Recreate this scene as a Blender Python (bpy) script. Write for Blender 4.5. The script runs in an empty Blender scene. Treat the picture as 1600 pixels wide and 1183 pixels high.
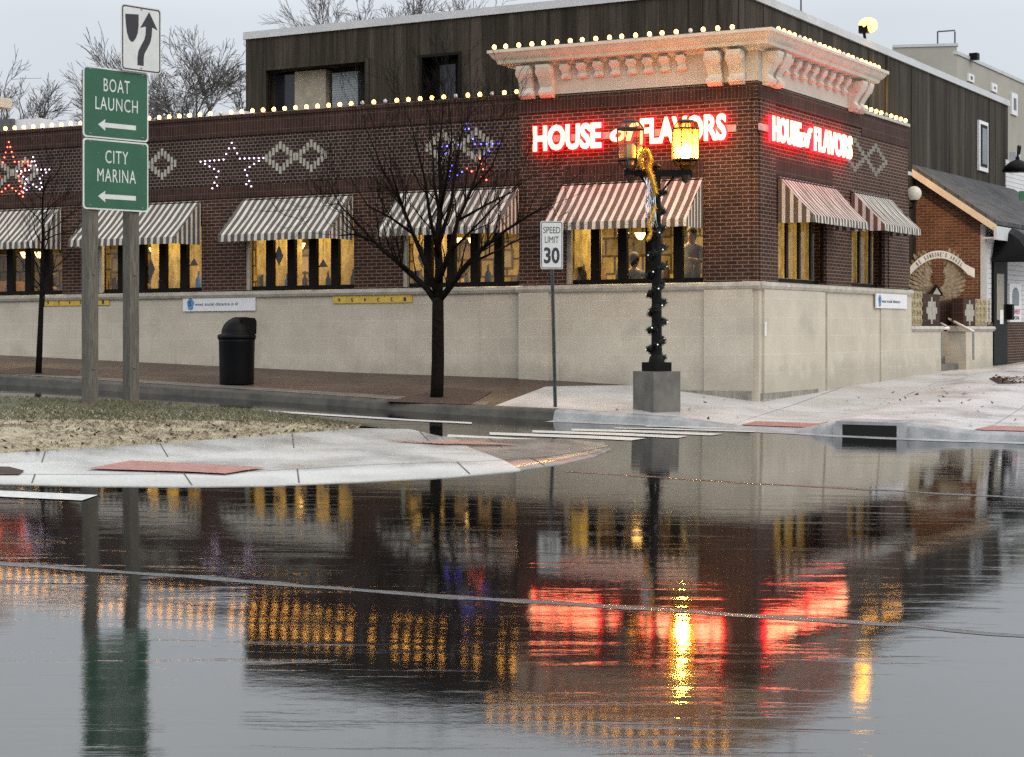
import bpy, bmesh, math, random
from mathutils import Vector, Matrix
R = math.radians
scene = bpy.context.scene
COL = scene.collection
rnd = random.Random(7)

# ------------------------------------------------------------------ camera
F, YH, H = 2700.0, 500.0, 1.6          # focal length and horizon in pixels of the 1600 px photograph, eye height
cam_d = bpy.data.cameras.new("camera"); cam = bpy.data.objects.new("camera", cam_d); COL.objects.link(cam)
cam.location = (0, 0, H); cam.rotation_euler = (R(90), 0, 0)
cam_d.sensor_fit = 'HORIZONTAL'; cam_d.sensor_width = 36; cam_d.lens = 36*F/1600
cam_d.shift_y = -(591.5-YH)/1600
cam_d.clip_end = 2000; cam_d.clip_start = .1
scene.camera = cam
# ------------------------------------------------------------------ sky and sun (overcast winter dusk)
w = bpy.data.worlds.new("World"); scene.world = w; w.use_nodes = True
nt = w.node_tree; nt.nodes.clear()
SUN_EL, SUN_AZ = R(40), R(140)
sky = nt.nodes.new('ShaderNodeTexSky'); sky.sky_type = 'NISHITA'; sky.sun_disc = False
sky.sun_elevation = SUN_EL; sky.sun_rotation = SUN_AZ; sky.air_density = 2; sky.dust_density = 4
tc = nt.nodes.new('ShaderNodeTexCoord'); sp = nt.nodes.new('ShaderNodeSeparateXYZ')
nt.links.new(tc.outputs['Generated'], sp.inputs[0])
rp = nt.nodes.new('ShaderNodeValToRGB')
rp.color_ramp.elements[0].position = 0.0; rp.color_ramp.elements[0].color = (.66, .70, .765, 1)
rp.color_ramp.elements[1].position = 0.9; rp.color_ramp.elements[1].color = (1.15, 1.18, 1.2, 1)
e_ = rp.color_ramp.elements.new(.17); e_.color = (.70, .745, .81, 1); e_ = rp.color_ramp.elements.new(.34); e_.color = (1.42, 1.50, 1.56, 1)
nt.links.new(sp.outputs['Z'], rp.inputs[0])
nz = nt.nodes.new('ShaderNodeTexNoise'); nz.inputs['Scale'].default_value = 2.2; nz.inputs['Detail'].default_value = 4
nt.links.new(tc.outputs['Generated'], nz.inputs[0])
mr = nt.nodes.new('ShaderNodeMapRange'); mr.inputs[1].default_value = .3; mr.inputs[2].default_value = .7
mr.inputs[3].default_value = 8.6; mr.inputs[4].default_value = 10.2
nt.links.new(nz.outputs[0], mr.inputs[0])
vm = nt.nodes.new('ShaderNodeVectorMath'); vm.operation = 'SCALE'
nt.links.new(rp.outputs[0], vm.inputs[0]); nt.links.new(mr.outputs[0], vm.inputs['Scale'])
mx = nt.nodes.new('ShaderNodeMix'); mx.data_type = 'RGBA'; mx.inputs[0].default_value = .93
nt.links.new(sky.outputs[0], mx.inputs[6]); nt.links.new(vm.outputs[0], mx.inputs[7])
bg = nt.nodes.new('ShaderNodeBackground'); bg.inputs[1].default_value = .1
wo = nt.nodes.new('ShaderNodeOutputWorld')
nt.links.new(mx.outputs[2], bg.inputs[0]); nt.links.new(bg.outputs[0], wo.inputs[0])
sun_d = bpy.data.lights.new("sun", 'SUN'); sun_d.energy = .9; sun_d.angle = R(50); sun_d.color = (1, .92, .82)
sun = bpy.data.objects.new("sun", sun_d); COL.objects.link(sun)
# sun behind the camera, to its right
sun.rotation_euler = Vector((math.sin(SUN_AZ)*math.cos(SUN_EL), math.cos(SUN_AZ)*math.cos(SUN_EL), math.sin(SUN_EL))).to_track_quat('Z', 'Y').to_euler()
sun.location = (0, -20, 40)
vs = scene.view_settings
vs.view_transform = 'Standard'; vs.look = 'None'; vs.exposure = 0.17; vs.gamma = 1
scene.cycles.use_denoising = False
scene.cycles.sample_clamp_indirect = 8
scene.cycles.max_bounces = 8; scene.cycles.transparent_max_bounces = 16

# ------------------------------------------------------------------ materials
def mat(name):
    m = bpy.data.materials.new(name); m.use_nodes = True
    n = m.node_tree; n.nodes.clear()
    o = n.nodes.new('ShaderNodeOutputMaterial'); p = n.nodes.new('ShaderNodeBsdfPrincipled')
    n.links.new(p.outputs[0], o.inputs[0])
    return m, n, p
def N(n, t, **k):
    x = n.nodes.new(t)
    for a, v in k.items(): setattr(x, a, v)
    return x
def rgba(c): return (c[0], c[1], c[2], 1)
def noise(n, scale, detail=4, rough=.55, co='Object', stretch=None):
    t = N(n, 'ShaderNodeTexCoord'); x = N(n, 'ShaderNodeTexNoise')
    x.inputs['Scale'].default_value = scale; x.inputs['Detail'].default_value = detail; x.inputs['Roughness'].default_value = rough
    if stretch:
        mp = N(n, 'ShaderNodeMapping'); mp.inputs['Scale'].default_value = stretch
        n.links.new(t.outputs[co], mp.inputs[0]); n.links.new(mp.outputs[0], x.inputs[0])
    else: n.links.new(t.outputs[co], x.inputs[0])
    return x
def ramp(n, src, stops):
    r = N(n, 'ShaderNodeValToRGB'); cr = r.color_ramp
    while len(cr.elements) < len(stops): cr.elements.new(.5)
    for e, (p, c) in zip(cr.elements, stops): e.position = p; e.color = rgba(c) if hasattr(c, '__len__') else (c, c, c, 1)
    n.links.new(src, r.inputs[0]); return r
def mixc(n, fac, a, b, mode='MIX'):
    x = N(n, 'ShaderNodeMix', data_type='RGBA', blend_type=mode)
    for s, i in ((fac, 0), (a, 6), (b, 7)):
        if hasattr(s, 'links') or isinstance(s, bpy.types.NodeSocket): n.links.new(s, x.inputs[i])
        elif i == 0: x.inputs[0].default_value = s
        else: x.inputs[i].default_value = rgba(s)
    return x.outputs[2]
def bump(n, p, src, strength=.3, dist=.02):
    b = N(n, 'ShaderNodeBump'); b.inputs['Strength'].default_value = strength; b.inputs['Distance'].default_value = dist
    n.links.new(src, b.inputs['Height']); n.links.new(b.outputs[0], p.inputs['Normal']); return b
def plain(name, c, rough=.6, var=.25, scale=6, metal=0, bmp=.1, co='Object', spec=.5):
    m, n, p = mat(name)
    x = noise(n, scale, 5, .6, co)
    d = [v*(1-var) for v in c]; l = [min(1, v*(1+var)) for v in c]
    r = ramp(n, x.outputs[0], [(.3, d), (.7, l)])
    n.links.new(r.outputs[0], p.inputs['Base Color'])
    p.inputs['Roughness'].default_value = rough; p.inputs['Metallic'].default_value = metal; p.inputs['Specular IOR Level'].default_value = spec
    if bmp: bump(n, p, x.outputs[0], bmp, .02)
    return m
def emit(name, c, s):
    m, n, p = mat(name)
    p.inputs['Base Color'].default_value = rgba([min(1, v)*.5 for v in c])
    p.inputs['Emission Color'].default_value = rgba(c); p.inputs['Emission Strength'].default_value = s
    return m
def brickmat(name, c1, c2, mortar, bw, rh, ms=.011, off=.5, rough=.75, bstr=.6, stain=None, nscale=1.2, dirt=.35, grain=.2):
    m, n, p = mat(name)
    t = N(n, 'ShaderNodeTexCoord'); b = N(n, 'ShaderNodeTexBrick')
    b.inputs['Scale'].default_value = 1; b.inputs['Brick Width'].default_value = bw; b.inputs['Row Height'].default_value = rh
    b.inputs['Mortar Size'].default_value = ms; b.inputs['Mortar Smooth'].default_value = .15; b.offset = off
    b.inputs['Color1'].default_value = rgba(c1); b.inputs['Color2'].default_value = rgba(c2); b.inputs['Mortar'].default_value = rgba(mortar)
    n.links.new(t.outputs['UV'], b.inputs[0])
    x = noise(n, nscale, 6, .65)
    dr = ramp(n, x.outputs[0], [(.32, 1-dirt), (.52, .95), (.70, 1+dirt*.35)])
    col = mixc(n, 1.0, b.outputs[0], dr.outputs[0], 'MULTIPLY')
    y = noise(n, 45, 3)
    yr = ramp(n, y.outputs[0], [(.3, 1-grain), (.7, 1+grain*.6)])
    col = mixc(n, 1.0, col, yr.outputs[0], 'MULTIPLY')
    if stain:
        s = noise(n, .5, 5, .6, 'UV', stain[3] if len(stain) > 3 else (1, 1, 1))
        sr = ramp(n, s.outputs[0], [(stain[0], 0.0), (stain[1], 1.0)])
        col = mixc(n, sr.outputs[0], col, stain[2])
    n.links.new(col, p.inputs['Base Color'])
    inv = N(n, 'ShaderNodeMath', operation='SUBTRACT'); inv.inputs[0].default_value = 1; n.links.new(b.outputs['Fac'], inv.inputs[1])
    ad = N(n, 'ShaderNodeMath', operation='ADD'); n.links.new(inv.outputs[0], ad.inputs[0])
    ms_ = N(n, 'ShaderNodeMath', operation='MULTIPLY'); n.links.new(y.outputs[0], ms_.inputs[0]); ms_.inputs[1].default_value = .35
    n.links.new(ms_.outputs[0], ad.inputs[1])
    bump(n, p, ad.outputs[0], bstr, .008)
    p.inputs['Roughness'].default_value = rough; p.inputs['Specular IOR Level'].default_value = .2
    return m

M = {}
M['brick'] = brickmat('brick', (.078, .031, .019), (.042, .018, .012), (.235, .185, .15), .203, .0677, .0068)
M['brick_grid'] = brickmat('brick_grid', (.048, .020, .015), (.020, .010, .008), (.24, .20, .17), .110, .0677, .0062, .5, .75, 1.0)
M['soldier'] = brickmat('soldier', (.062, .026, .018), (.036, .016, .012), (.14, .11, .09), .068, .203, .004, 0)
M['brick_annex'] = brickmat('brick_annex', (.21, .085, .045), (.13, .048, .028), (.33, .25, .19), .203, .0677, .006)
M['stone'] = brickmat('stone', (.58, .525, .43), (.55, .495, .405), (.635, .58, .49), .62, .33, .006, .5, .55, .15, (.56, .74, (.34, .315, .27)), 1.1, .16, .05)
def _splash():
    m = M['stone']; n = m.node_tree; p = n.nodes['Principled BSDF']
    old = p.inputs['Base Color'].links[0].from_socket
    x = noise(n, 1, 6, .7, 'UV', (5, .45, 1)); xr = ramp(n, x.outputs[0], [(.60, 0.0), (.74, .45)])
    c = mixc(n, xr.outputs[0], old, (.25, .22, .18))
    t = N(n, 'ShaderNodeTexCoord'); s_ = N(n, 'ShaderNodeSeparateXYZ'); n.links.new(t.outputs['UV'], s_.inputs[0])
    y = noise(n, 2.2, 6, .7, 'UV'); a = N(n, 'ShaderNodeMath', operation='MULTIPLY_ADD'); n.links.new(y.outputs[0], a.inputs[0]); a.inputs[1].default_value = -1.15; n.links.new(s_.outputs[1], a.inputs[2])
    r = ramp(n, a.outputs[0], [(0.0, .30), (.32, 0.0)]); n.links.new(mixc(n, r.outputs[0], c, (.20, .185, .15)), p.inputs['Base Color'])
_splash()
M['stone_foot'] = brickmat('stone_foot', (.30, .28, .24), (.24, .225, .19), (.40, .37, .32), .33, .2, .012, .5, .7, .5, (.5, .65, (.17, .155, .125)), 4, .4)
M['coping'] = plain('coping', (.44, .405, .345), .5, .22, 5, bmp=.15)
M['cornice'] = plain('cornice', (.60, .54, .46), .5, .12, 4, bmp=.1)
M['frieze'] = brickmat('frieze', (.54, .49, .42), (.50, .455, .39), (.60, .55, .47), .6, .2, .005, .5, .6, .2, None, 2, .12, .05)
M['frame'] = plain('frame', (.009, .007, .006), .5, .3, 8, spec=.12)
M['tile_light'] = plain('tile_light', (.37, .35, .29), .4, .25, 9)
M['bulb'] = emit('bulb', (1, .43, .075), 16)
M['bulb_off'] = plain('bulb_off', (.6, .6, .6), .15, .05)
M['socket'] = plain('socket', (.05, .045, .04), .5)
M['led_white'] = emit('led_white', (.9, .68, .95), 4)
M['led_red'] = emit('led_red', (1, .10, .05), 9)
M['led_blue'] = emit('led_blue', (.10, .10, 1), 8)
M['neon_core'] = emit('neon_core', (1, .50, .24), 5)
M['neon_red'] = emit('neon_red', (1, .004, .009), 15)
M['raceway'] = plain('raceway', (.40, .30, .29), .5)
M['metal_black'] = plain('metal_black', (.005, .0048, .0045), .5, .3, 20, spec=.12)
M['concrete'] = plain('concrete', (.50, .49, .475), .55, .13, 2.2, bmp=.15)
M['concrete_dark'] = plain('concrete_dark', (.12, .113, .10), .6, .35, 3, bmp=.3)
M['white_paint'] = plain('white_paint', (.74, .74, .76), .5, .06, 4)
M['yellow_paint'] = plain('yellow_paint', (.62, .42, .05), .5, .15, 5)
M['ink'] = plain('ink', (.02, .02, .03), .5, .1)
M['blue_ink'] = plain('blue_ink', (.09, .24, .50), .5, .3, 12)
M['pink_ink'] = plain('pink_ink', (.55, .05, .16), .5, .1)
M['sign_green'] = plain('sign_green', (.018, .100, .052), .35, .12, 3)
M['sign_white'] = plain('sign_white', (.60, .62, .61), .35, .08, 4)
M['alu'] = plain('alu', (.30, .31, .32), .4, .2, 8, .6)
M['galv'] = plain('galv', (.10, .105, .11), .45, .3, 10, .7)
M['wood_post'] = None
M['bin_black'] = plain('bin_black', (.003, .003, .0035), .42, .3, 6, spec=.12)
M['gold'] = plain('gold', (.75, .43, .05), .25, .35, 30, .7)
M['silver'] = plain('silver', (.55, .56, .60), .25, .2, 30, .7)
M['garland'] = plain('garland', (.006, .010, .006), .6, .4, 30)
M['lantern_frame'] = plain('lantern_frame', (.05, .02, .012), .4, .3, 20)
M['wing'] = plain('wing', (.26, .19, .115), .35, .5, 14, .5)
M['shingle'] = brickmat('shingle', (.11, .11, .115), (.075, .075, .08), (.045, .045, .047), .3, .14, .006, .5, .85, .5, None, 3, .3)
M['fascia'] = plain('fascia', (.62, .50, .38), .5, .1, 3)
M['siding'] = brickmat('siding', (.66, .66, .68), (.64, .64, .66), (.30, .30, .32), 6, .125, .006, .5, .5, .8, None, 1, .1, .04)
M['cream_wall'] = plain('cream_wall', (.35, .335, .29), .8, .10, .8)
M['trim_light'] = plain('trim_light', (.50, .515, .53), .5, .1, 2)
M['glass_dark'] = plain('glass_dark', (.02, .023, .03), .08, .3, 1.2, bmp=0)
M['blind'] = brickmat('blind', (.27, .30, .315), (.25, .28, .295), (.13, .15, .155), 9, .05, .006, .5, .5, .3, None, 1, .15)
M['tan_panel'] = plain('tan_panel', (.30, .265, .20), .7, .2, 5)
M['roof_flat'] = plain('roof_flat', (.12, .12, .12), .9)
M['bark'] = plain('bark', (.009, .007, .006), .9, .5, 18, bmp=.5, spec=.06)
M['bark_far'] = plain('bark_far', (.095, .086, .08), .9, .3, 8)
M['tactile'] = plain('tactile', (.36, .17, .14), .5, .2, 6)
M['road_white'] = plain('road_white', (.55, .55, .54), .4, .22, 14, bmp=.2)
M['leaf_dead'] = plain('leaf_dead', (.10, .058, .032), .7, .6, 7)
M['blade'] = plain('blade', (.105, .10, .05), .7, .5, 4)
M['straw_blade'] = plain('straw_blade', (.42, .36, .24), .8, .35, 5)
M['mulch'] = plain('mulch', (.05, .03, .022), .9, .6, 20, bmp=1)
M['skin'] = plain('skin', (.42, .25, .17), .5, .08)
M['hair'] = plain('hair', (.03, .02, .015), .6, .3)
M['shirt_grey'] = plain('shirt_grey', (.10, .10, .095), .8, .15)
M['shirt_pale'] = plain('shirt_pale', (.17, .165, .15), .8, .1)
M['shirt_dark'] = plain('shirt_dark', (.06, .05, .05), .8, .15)
M['wood_in'] = plain('wood_in', (.16, .085, .04), .5, .35, 5)
M['in_floor'] = plain('in_floor', (.22, .13, .07), .5, .2)
M['drain_shade'] = plain('drain_shade', (.004, .004, .004), .9, 0)
M['lampglow'] = emit('lampglow', (1, .56, .16), 9)
M['street_bulb'] = emit('street_bulb', (1, .56, .14), 800)
M['flood'] = emit('flood', (1, .43, .035), 14)
M['globe'] = plain('globe', (.56, .53, .46), .3, .05)
M['globe'].node_tree.nodes['Principled BSDF'].inputs['Emission Color'].default_value = (1, .85, .65, 1)
M['globe'].node_tree.nodes['Principled BSDF'].inputs['Emission Strength'].default_value = .04

def _wood():
    m, n, p = mat('wood_post')
    x = noise(n, 5, 6, .65, 'Object', (14, 14, .9))
    r = ramp(n, x.outputs[0], [(.3, (.05, .044, .034)), (.55, (.12, .11, .088)), (.75, (.20, .19, .165))])
    n.links.new(r.outputs[0], p.inputs['Base Color']); p.inputs['Roughness'].default_value = .75
    bump(n, p, x.outputs[0], .5, .02); M['wood_post'] = m
_wood()
def _clad():
    m, n, p = mat('cladding')
    t = N(n, 'ShaderNodeTexCoord'); b = N(n, 'ShaderNodeTexBrick'); b.offset = 0
    b.inputs['Scale'].default_value = 1; b.inputs['Brick Width'].default_value = .30; b.inputs['Row Height'].default_value = 60
    b.inputs['Mortar Size'].default_value = .008; b.inputs['Mortar Smooth'].default_value = .3
    b.inputs['Color1'].default_value = (.056, .046, .035, 1); b.inputs['Color2'].default_value = (.034, .028, .021, 1); b.inputs['Mortar'].default_value = (.018, .016, .014, 1)
    n.links.new(t.outputs['UV'], b.inputs[0])
    wv = noise(n, 1, 6, .7, 'UV', (2.2, .12, 1))
    wr = ramp(n, wv.outputs[0], [(.3, .42), (.5, .95), (.66, 1.9)])
    c = mixc(n, 1.0, b.outputs[0], wr.outputs[0], 'MULTIPLY')
    fine = noise(n, 1, 3, .6, 'UV', (30, 1.2, 1))
    fr = ramp(n, fine.outputs[0], [(.3, .75), (.7, 1.2)])
    c = mixc(n, 1.0, c, fr.outputs[0], 'MULTIPLY')
    n.links.new(c, p.inputs['Base Color']); p.inputs['Roughness'].default_value = .7; p.inputs['Specular IOR Level'].default_value = .12
    bump(n, p, b.outputs['Fac'], -.6, .03); M['cladding'] = m
_clad()
def _awn():
    m, n, p = mat('awning_cloth')
    t = N(n, 'ShaderNodeTexCoord'); s = N(n, 'ShaderNodeSeparateXYZ'); n.links.new(t.outputs['UV'], s.inputs[0])
    d = N(n, 'ShaderNodeMath', operation='DIVIDE'); n.links.new(s.outputs[0], d.inputs[0]); d.inputs[1].default_value = .155
    fr = N(n, 'ShaderNodeMath', operation='FRACT'); n.links.new(d.outputs[0], fr.inputs[0])
    lt = N(n, 'ShaderNodeMath', operation='LESS_THAN'); n.links.new(fr.outputs[0], lt.inputs[0]); lt.inputs[1].default_value = .42
    d2 = N(n, 'ShaderNodeMath', operation='MULTIPLY'); n.links.new(d.outputs[0], d2.inputs[0]); d2.inputs[1].default_value = 10
    f2 = N(n, 'ShaderNodeMath', operation='FRACT'); n.links.new(d2.outputs[0], f2.inputs[0])
    dk = ramp(n, f2.outputs[0], [(.25, (.060, .045, .036)), (.35, (.125, .105, .088))])
    c = mixc(n, lt.outputs[0], dk.outputs[0], (.60, .58, .52))
    x = noise(n, 3, 5, .6); xr = ramp(n, x.outputs[0], [(.3, .78), (.65, 1.05)])
    c = mixc(n, 1.0, c, xr.outputs[0], 'MULTIPLY')
    n.links.new(c, p.inputs['Base Color']); p.inputs['Roughness'].default_value = .75
    M['awning_cloth'] = m
_awn()
def _glass(name, tint, refl, rough=.02):
    m, n, p = mat(name); n.nodes.remove(p)
    o = n.nodes['Material Output']
    tr = N(n, 'ShaderNodeBsdfTransparent'); tr.inputs[0].default_value = rgba(tint)
    g = N(n, 'ShaderNodeBsdfGlossy'); g.inputs['Roughness'].default_value = rough
    x = noise(n, 2.5, 3); bp = N(n, 'ShaderNodeBump'); bp.inputs['Strength'].default_value = .05; n.links.new(x.outputs[0], bp.inputs['Height']); n.links.new(bp.outputs[0], g.inputs['Normal'])
    lw = N(n, 'ShaderNodeLayerWeight'); lw.inputs[0].default_value = .5; fr = ramp(n, lw.outputs['Facing'], [(0, .04*refl), (.6, .07*refl), (.85, .2*refl), (1.0, .8)])
    mxs = N(n, 'ShaderNodeMixShader'); n.links.new(fr.outputs[0], mxs.inputs[0]); n.links.new(tr.outputs[0], mxs.inputs[1]); n.links.new(g.outputs[0], mxs.inputs[2])
    n.links.new(mxs.outputs[0], o.inputs[0]); M[name] = m
_glass('pane', (.92, .90, .84), 1.25)
_glass('lantern_glass', (.95, .85, .62), 1.35, .15)
def _film():
    # seeded amber lantern glass that glows with the bulb inside
    m, n, p = mat('amber_glass'); n.nodes.remove(p); o = n.nodes['Material Output']
    tr = N(n, 'ShaderNodeBsdfTransparent'); tr.inputs[0].default_value = (1, .82, .42, 1)
    tl = N(n, 'ShaderNodeBsdfTranslucent'); tl.inputs[0].default_value = (1, .72, .25, 1)
    x = noise(n, 14, 3); xr = ramp(n, x.outputs[0], [(.3, .07), (.7, .15)])
    a = N(n, 'ShaderNodeMixShader'); n.links.new(xr.outputs[0], a.inputs[0]); n.links.new(tr.outputs[0], a.inputs[1]); n.links.new(tl.outputs[0], a.inputs[2])
    n.links.new(a.outputs[0], o.inputs[0]); M['amber_glass'] = m
_film()
def _inwall():
    m, n, p = mat('interior_wall')
    b = brickmat('tmp', (1, 1, 1), (1, 1, 1), (1, 1, 1), 1, 1); bpy.data.materials.remove(b)
    t = N(n, 'ShaderNodeTexCoord'); b = N(n, 'ShaderNodeTexBrick'); b.offset = .35
    b.inputs['Scale'].default_value = 1; b.inputs['Brick Width'].default_value = .31; b.inputs['Row Height'].default_value = .37; b.inputs['Mortar Size'].default_value = .025
    b.inputs['Color1'].default_value = (.60, .46, .20, 1); b.inputs['Color2'].default_value = (.22, .16, .07, 1); b.inputs['Mortar'].default_value = (.10, .07, .03, 1)
    n.links.new(t.outputs['UV'], b.inputs[0])
    x = noise(n, 4, 6, .7); xr = ramp(n, x.outputs[0], [(.3, .45), (.7, 1.3)])
    c = mixc(n, 1.0, b.outputs[0], xr.outputs[0], 'MULTIPLY'); n.links.new(c, p.inputs['Base Color']); p.inputs['Roughness'].default_value = .7
    M['interior_wall'] = m
_inwall()
def _road():
    m, n, p = mat('wet_asphalt')
    big = noise(n, .30, 5, .6); mid = noise(n, 3, 6, .65); grain = noise(n, 160, 2, .6); rip = noise(n, 15, 6, .66)
    dry = noise(n, .55, 7, .68, 'Object', (1, 1.6, 1))
    dm = ramp(n, dry.outputs[0], [(.54, 0.0), (.72, 1.0)])                # patches where the stone stands out of the water film
    g = ramp(n, grain.outputs[0], [(.35, (.0015, .0015, .0015)), (.7, (.008, .0078, .0075))])
    n.links.new(g.outputs[0], p.inputs['Base Color'])
    r0 = ramp(n, mid.outputs[0], [(.35, .02), (.7, .04)])
    n.links.new(mixc(n, dm.outputs[0], r0.outputs[0], (.07, .07, .07)), p.inputs['Roughness'])
    p.inputs['IOR'].default_value = 1.45; p.inputs['Coat Weight'].default_value = .015; p.inputs['Coat IOR'].default_value = 1.35; p.inputs['Coat Roughness'].default_value = .2
    st = ramp(n, dm.outputs[0], [(0.0, .35), (1.0, .9)])
    h = N(n, 'ShaderNodeMath', operation='MULTIPLY'); n.links.new(rip.outputs[0], h.inputs[0]); n.links.new(st.outputs[0], h.inputs[1])
    b1 = N(n, 'ShaderNodeBump'); b1.inputs['Strength'].default_value = .036; b1.inputs['Distance'].default_value = .02; n.links.new(h.outputs[0], b1.inputs['Height'])
    sw = noise(n, 2.0, 3, .5, 'Object', (1, 2.2, 1))
    b2 = N(n, 'ShaderNodeBump'); b2.inputs['Strength'].default_value = .012; b2.inputs['Distance'].default_value = .05
    mp = N(n, 'ShaderNodeMapping'); mp.inputs['Rotation'].default_value = (0, 0, R(25.4)); mp.inputs['Scale'].default_value = (.45, 4.5, 1)
    t = N(n, 'ShaderNodeTexCoord'); wv = N(n, 'ShaderNodeTexNoise'); wv.inputs['Scale'].default_value = 1.6; wv.inputs['Detail'].default_value = 5; wv.inputs['Roughness'].default_value = .6
    n.links.new(t.outputs['Object'], mp.inputs[0]); n.links.new(mp.outputs[0], wv.inputs[0])
    wq = ramp(n, wv.outputs[0], [(.55, 0.0), (.78, 1.0)])
    b3 = N(n, 'ShaderNodeBump'); b3.inputs['Strength'].default_value = .027; b3.inputs['Distance'].default_value = .03; n.links.new(wq.outputs[0], b3.inputs['Height']); n.links.new(b1.outputs[0], b3.inputs['Normal'])
    n.links.new(sw.outputs[0], b2.inputs['Height']); n.links.new(b3.outputs[0], b2.inputs['Normal']); n.links.new(b2.outputs[0], p.inputs['Normal']); n.links.new(b2.outputs[0], p.inputs['Coat Normal'])
    M['wet_asphalt'] = m
_road()
def _wetcon(name, lo, hi, r0, r1, sc=1.3):
    m, n, p = mat(name)
    a = noise(n, sc, 6, .6); b = noise(n, 30, 4, .6)
    c = ramp(n, a.outputs[0], [(.32, lo), (.62, hi)])
    br = ramp(n, b.outputs[0], [(.3, .86), (.7, 1.1)])
    col = mixc(n, 1.0, c.outputs[0], br.outputs[0], 'MULTIPLY'); n.links.new(col, p.inputs['Base Color'])
    rr = ramp(n, a.outputs[0], [(.35, r0), (.6, r1)]); n.links.new(rr.outputs[0], p.inputs['Roughness'])
    p.inputs['IOR'].default_value = 1.4
    bump(n, p, b.outputs[0], .12, .01); M[name] = m
_wetcon('walk_concrete', (.44, .425, .415), (.56, .545, .54), .20, .48, .9)
_wetcon('island_concrete', (.40, .40, .39), (.52, .52, .505), .16, .42, .8)
_wetcon('wet_concrete', (.14, .12, .11), (.26, .24, .22), .12, .28, 2)
_wetcon('kerb_stone', (.20, .215, .225), (.36, .37, .375), .3, .6, 3)
_wetcon('kerb_dirty', (.025, .023, .02), (.09, .083, .07), .4, .7, 3)
M['seam_tar'] = plain('seam_tar', (.03, .031, .033), .16, .6, 18, bmp=.6)
M['paver'] = brickmat('paver', (.085, .048, .037), (.062, .036, .029), (.045, .033, .028), .2, .1, .006, .5, .4, .3, (.5, .7, (.10, .075, .06)), .8, .35)
def _soil():
    for name, lo, hi, sc in (('grass_soil', (.05, .05, .028), (.115, .115, .06), 3), ('straw', (.13, .095, .055), (.50, .44, .32), 2.2)):
        m, n, p = mat(name)
        x = noise(n, sc, 8, .75); c = ramp(n, x.outputs[0], [(.36, lo), (.56, hi)])
        n.links.new(c.outputs[0], p.inputs['Base Color']); p.inputs['Roughness'].default_value = .9
        y = noise(n, 22, 5, .7); bump(n, p, y.outputs[0], .8, .05); M[name] = m
_soil()

for k_ in ('bulb', 'led_white', 'led_red', 'led_blue', 'lampglow'): M[k_].cycles.emission_sampling = 'NONE'   # too small to light anything
# ------------------------------------------------------------------ frames and mesh helpers
class Fr:
    """a vertical facade: a runs along it, w outwards, z up (dz = slight fall of its courses per metre)"""
    def __init__(s, o, d, nrm, dz=0.0, right=1):
        s.o, s.d, s.n, s.dz, s.right = Vector(o), Vector(d), Vector(nrm), dz, right
    def P(s, a, w_, z): return Vector((s.o.x+a*s.d.x+w_*s.n.x, s.o.y+a*s.d.y+w_*s.n.y, z+a*s.dz))
    def a_of(s, px, w_=0):
        r = (px-800)/F; x, y = s.o.x+w_*s.n.x, s.o.y+w_*s.n.y
        return (x-r*y)/(r*s.d.y-s.d.x)
    def z_of(s, px, py, w_=0):
        a = s.a_of(px, w_); y = s.o.y+w_*s.n.y+a*s.d.y
        return H-(py-YH)/F*y-a*s.dz
C0 = Vector((4.25, 30.2)); dL = Vector((-.903, .429)); nL = Vector((-.429, -.903)); dR = Vector((.518, .855)); nR = Vector((.855, -.518))
FL = Fr(C0, dL, nL, -.0085); FR = Fr(C0, dR, nR, -.004)
FL.right = -1                                     # reading direction runs against a
def at(px, py, D): return Vector(((px-800)/F*D, D, H-(py-YH)/F*D))

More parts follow.
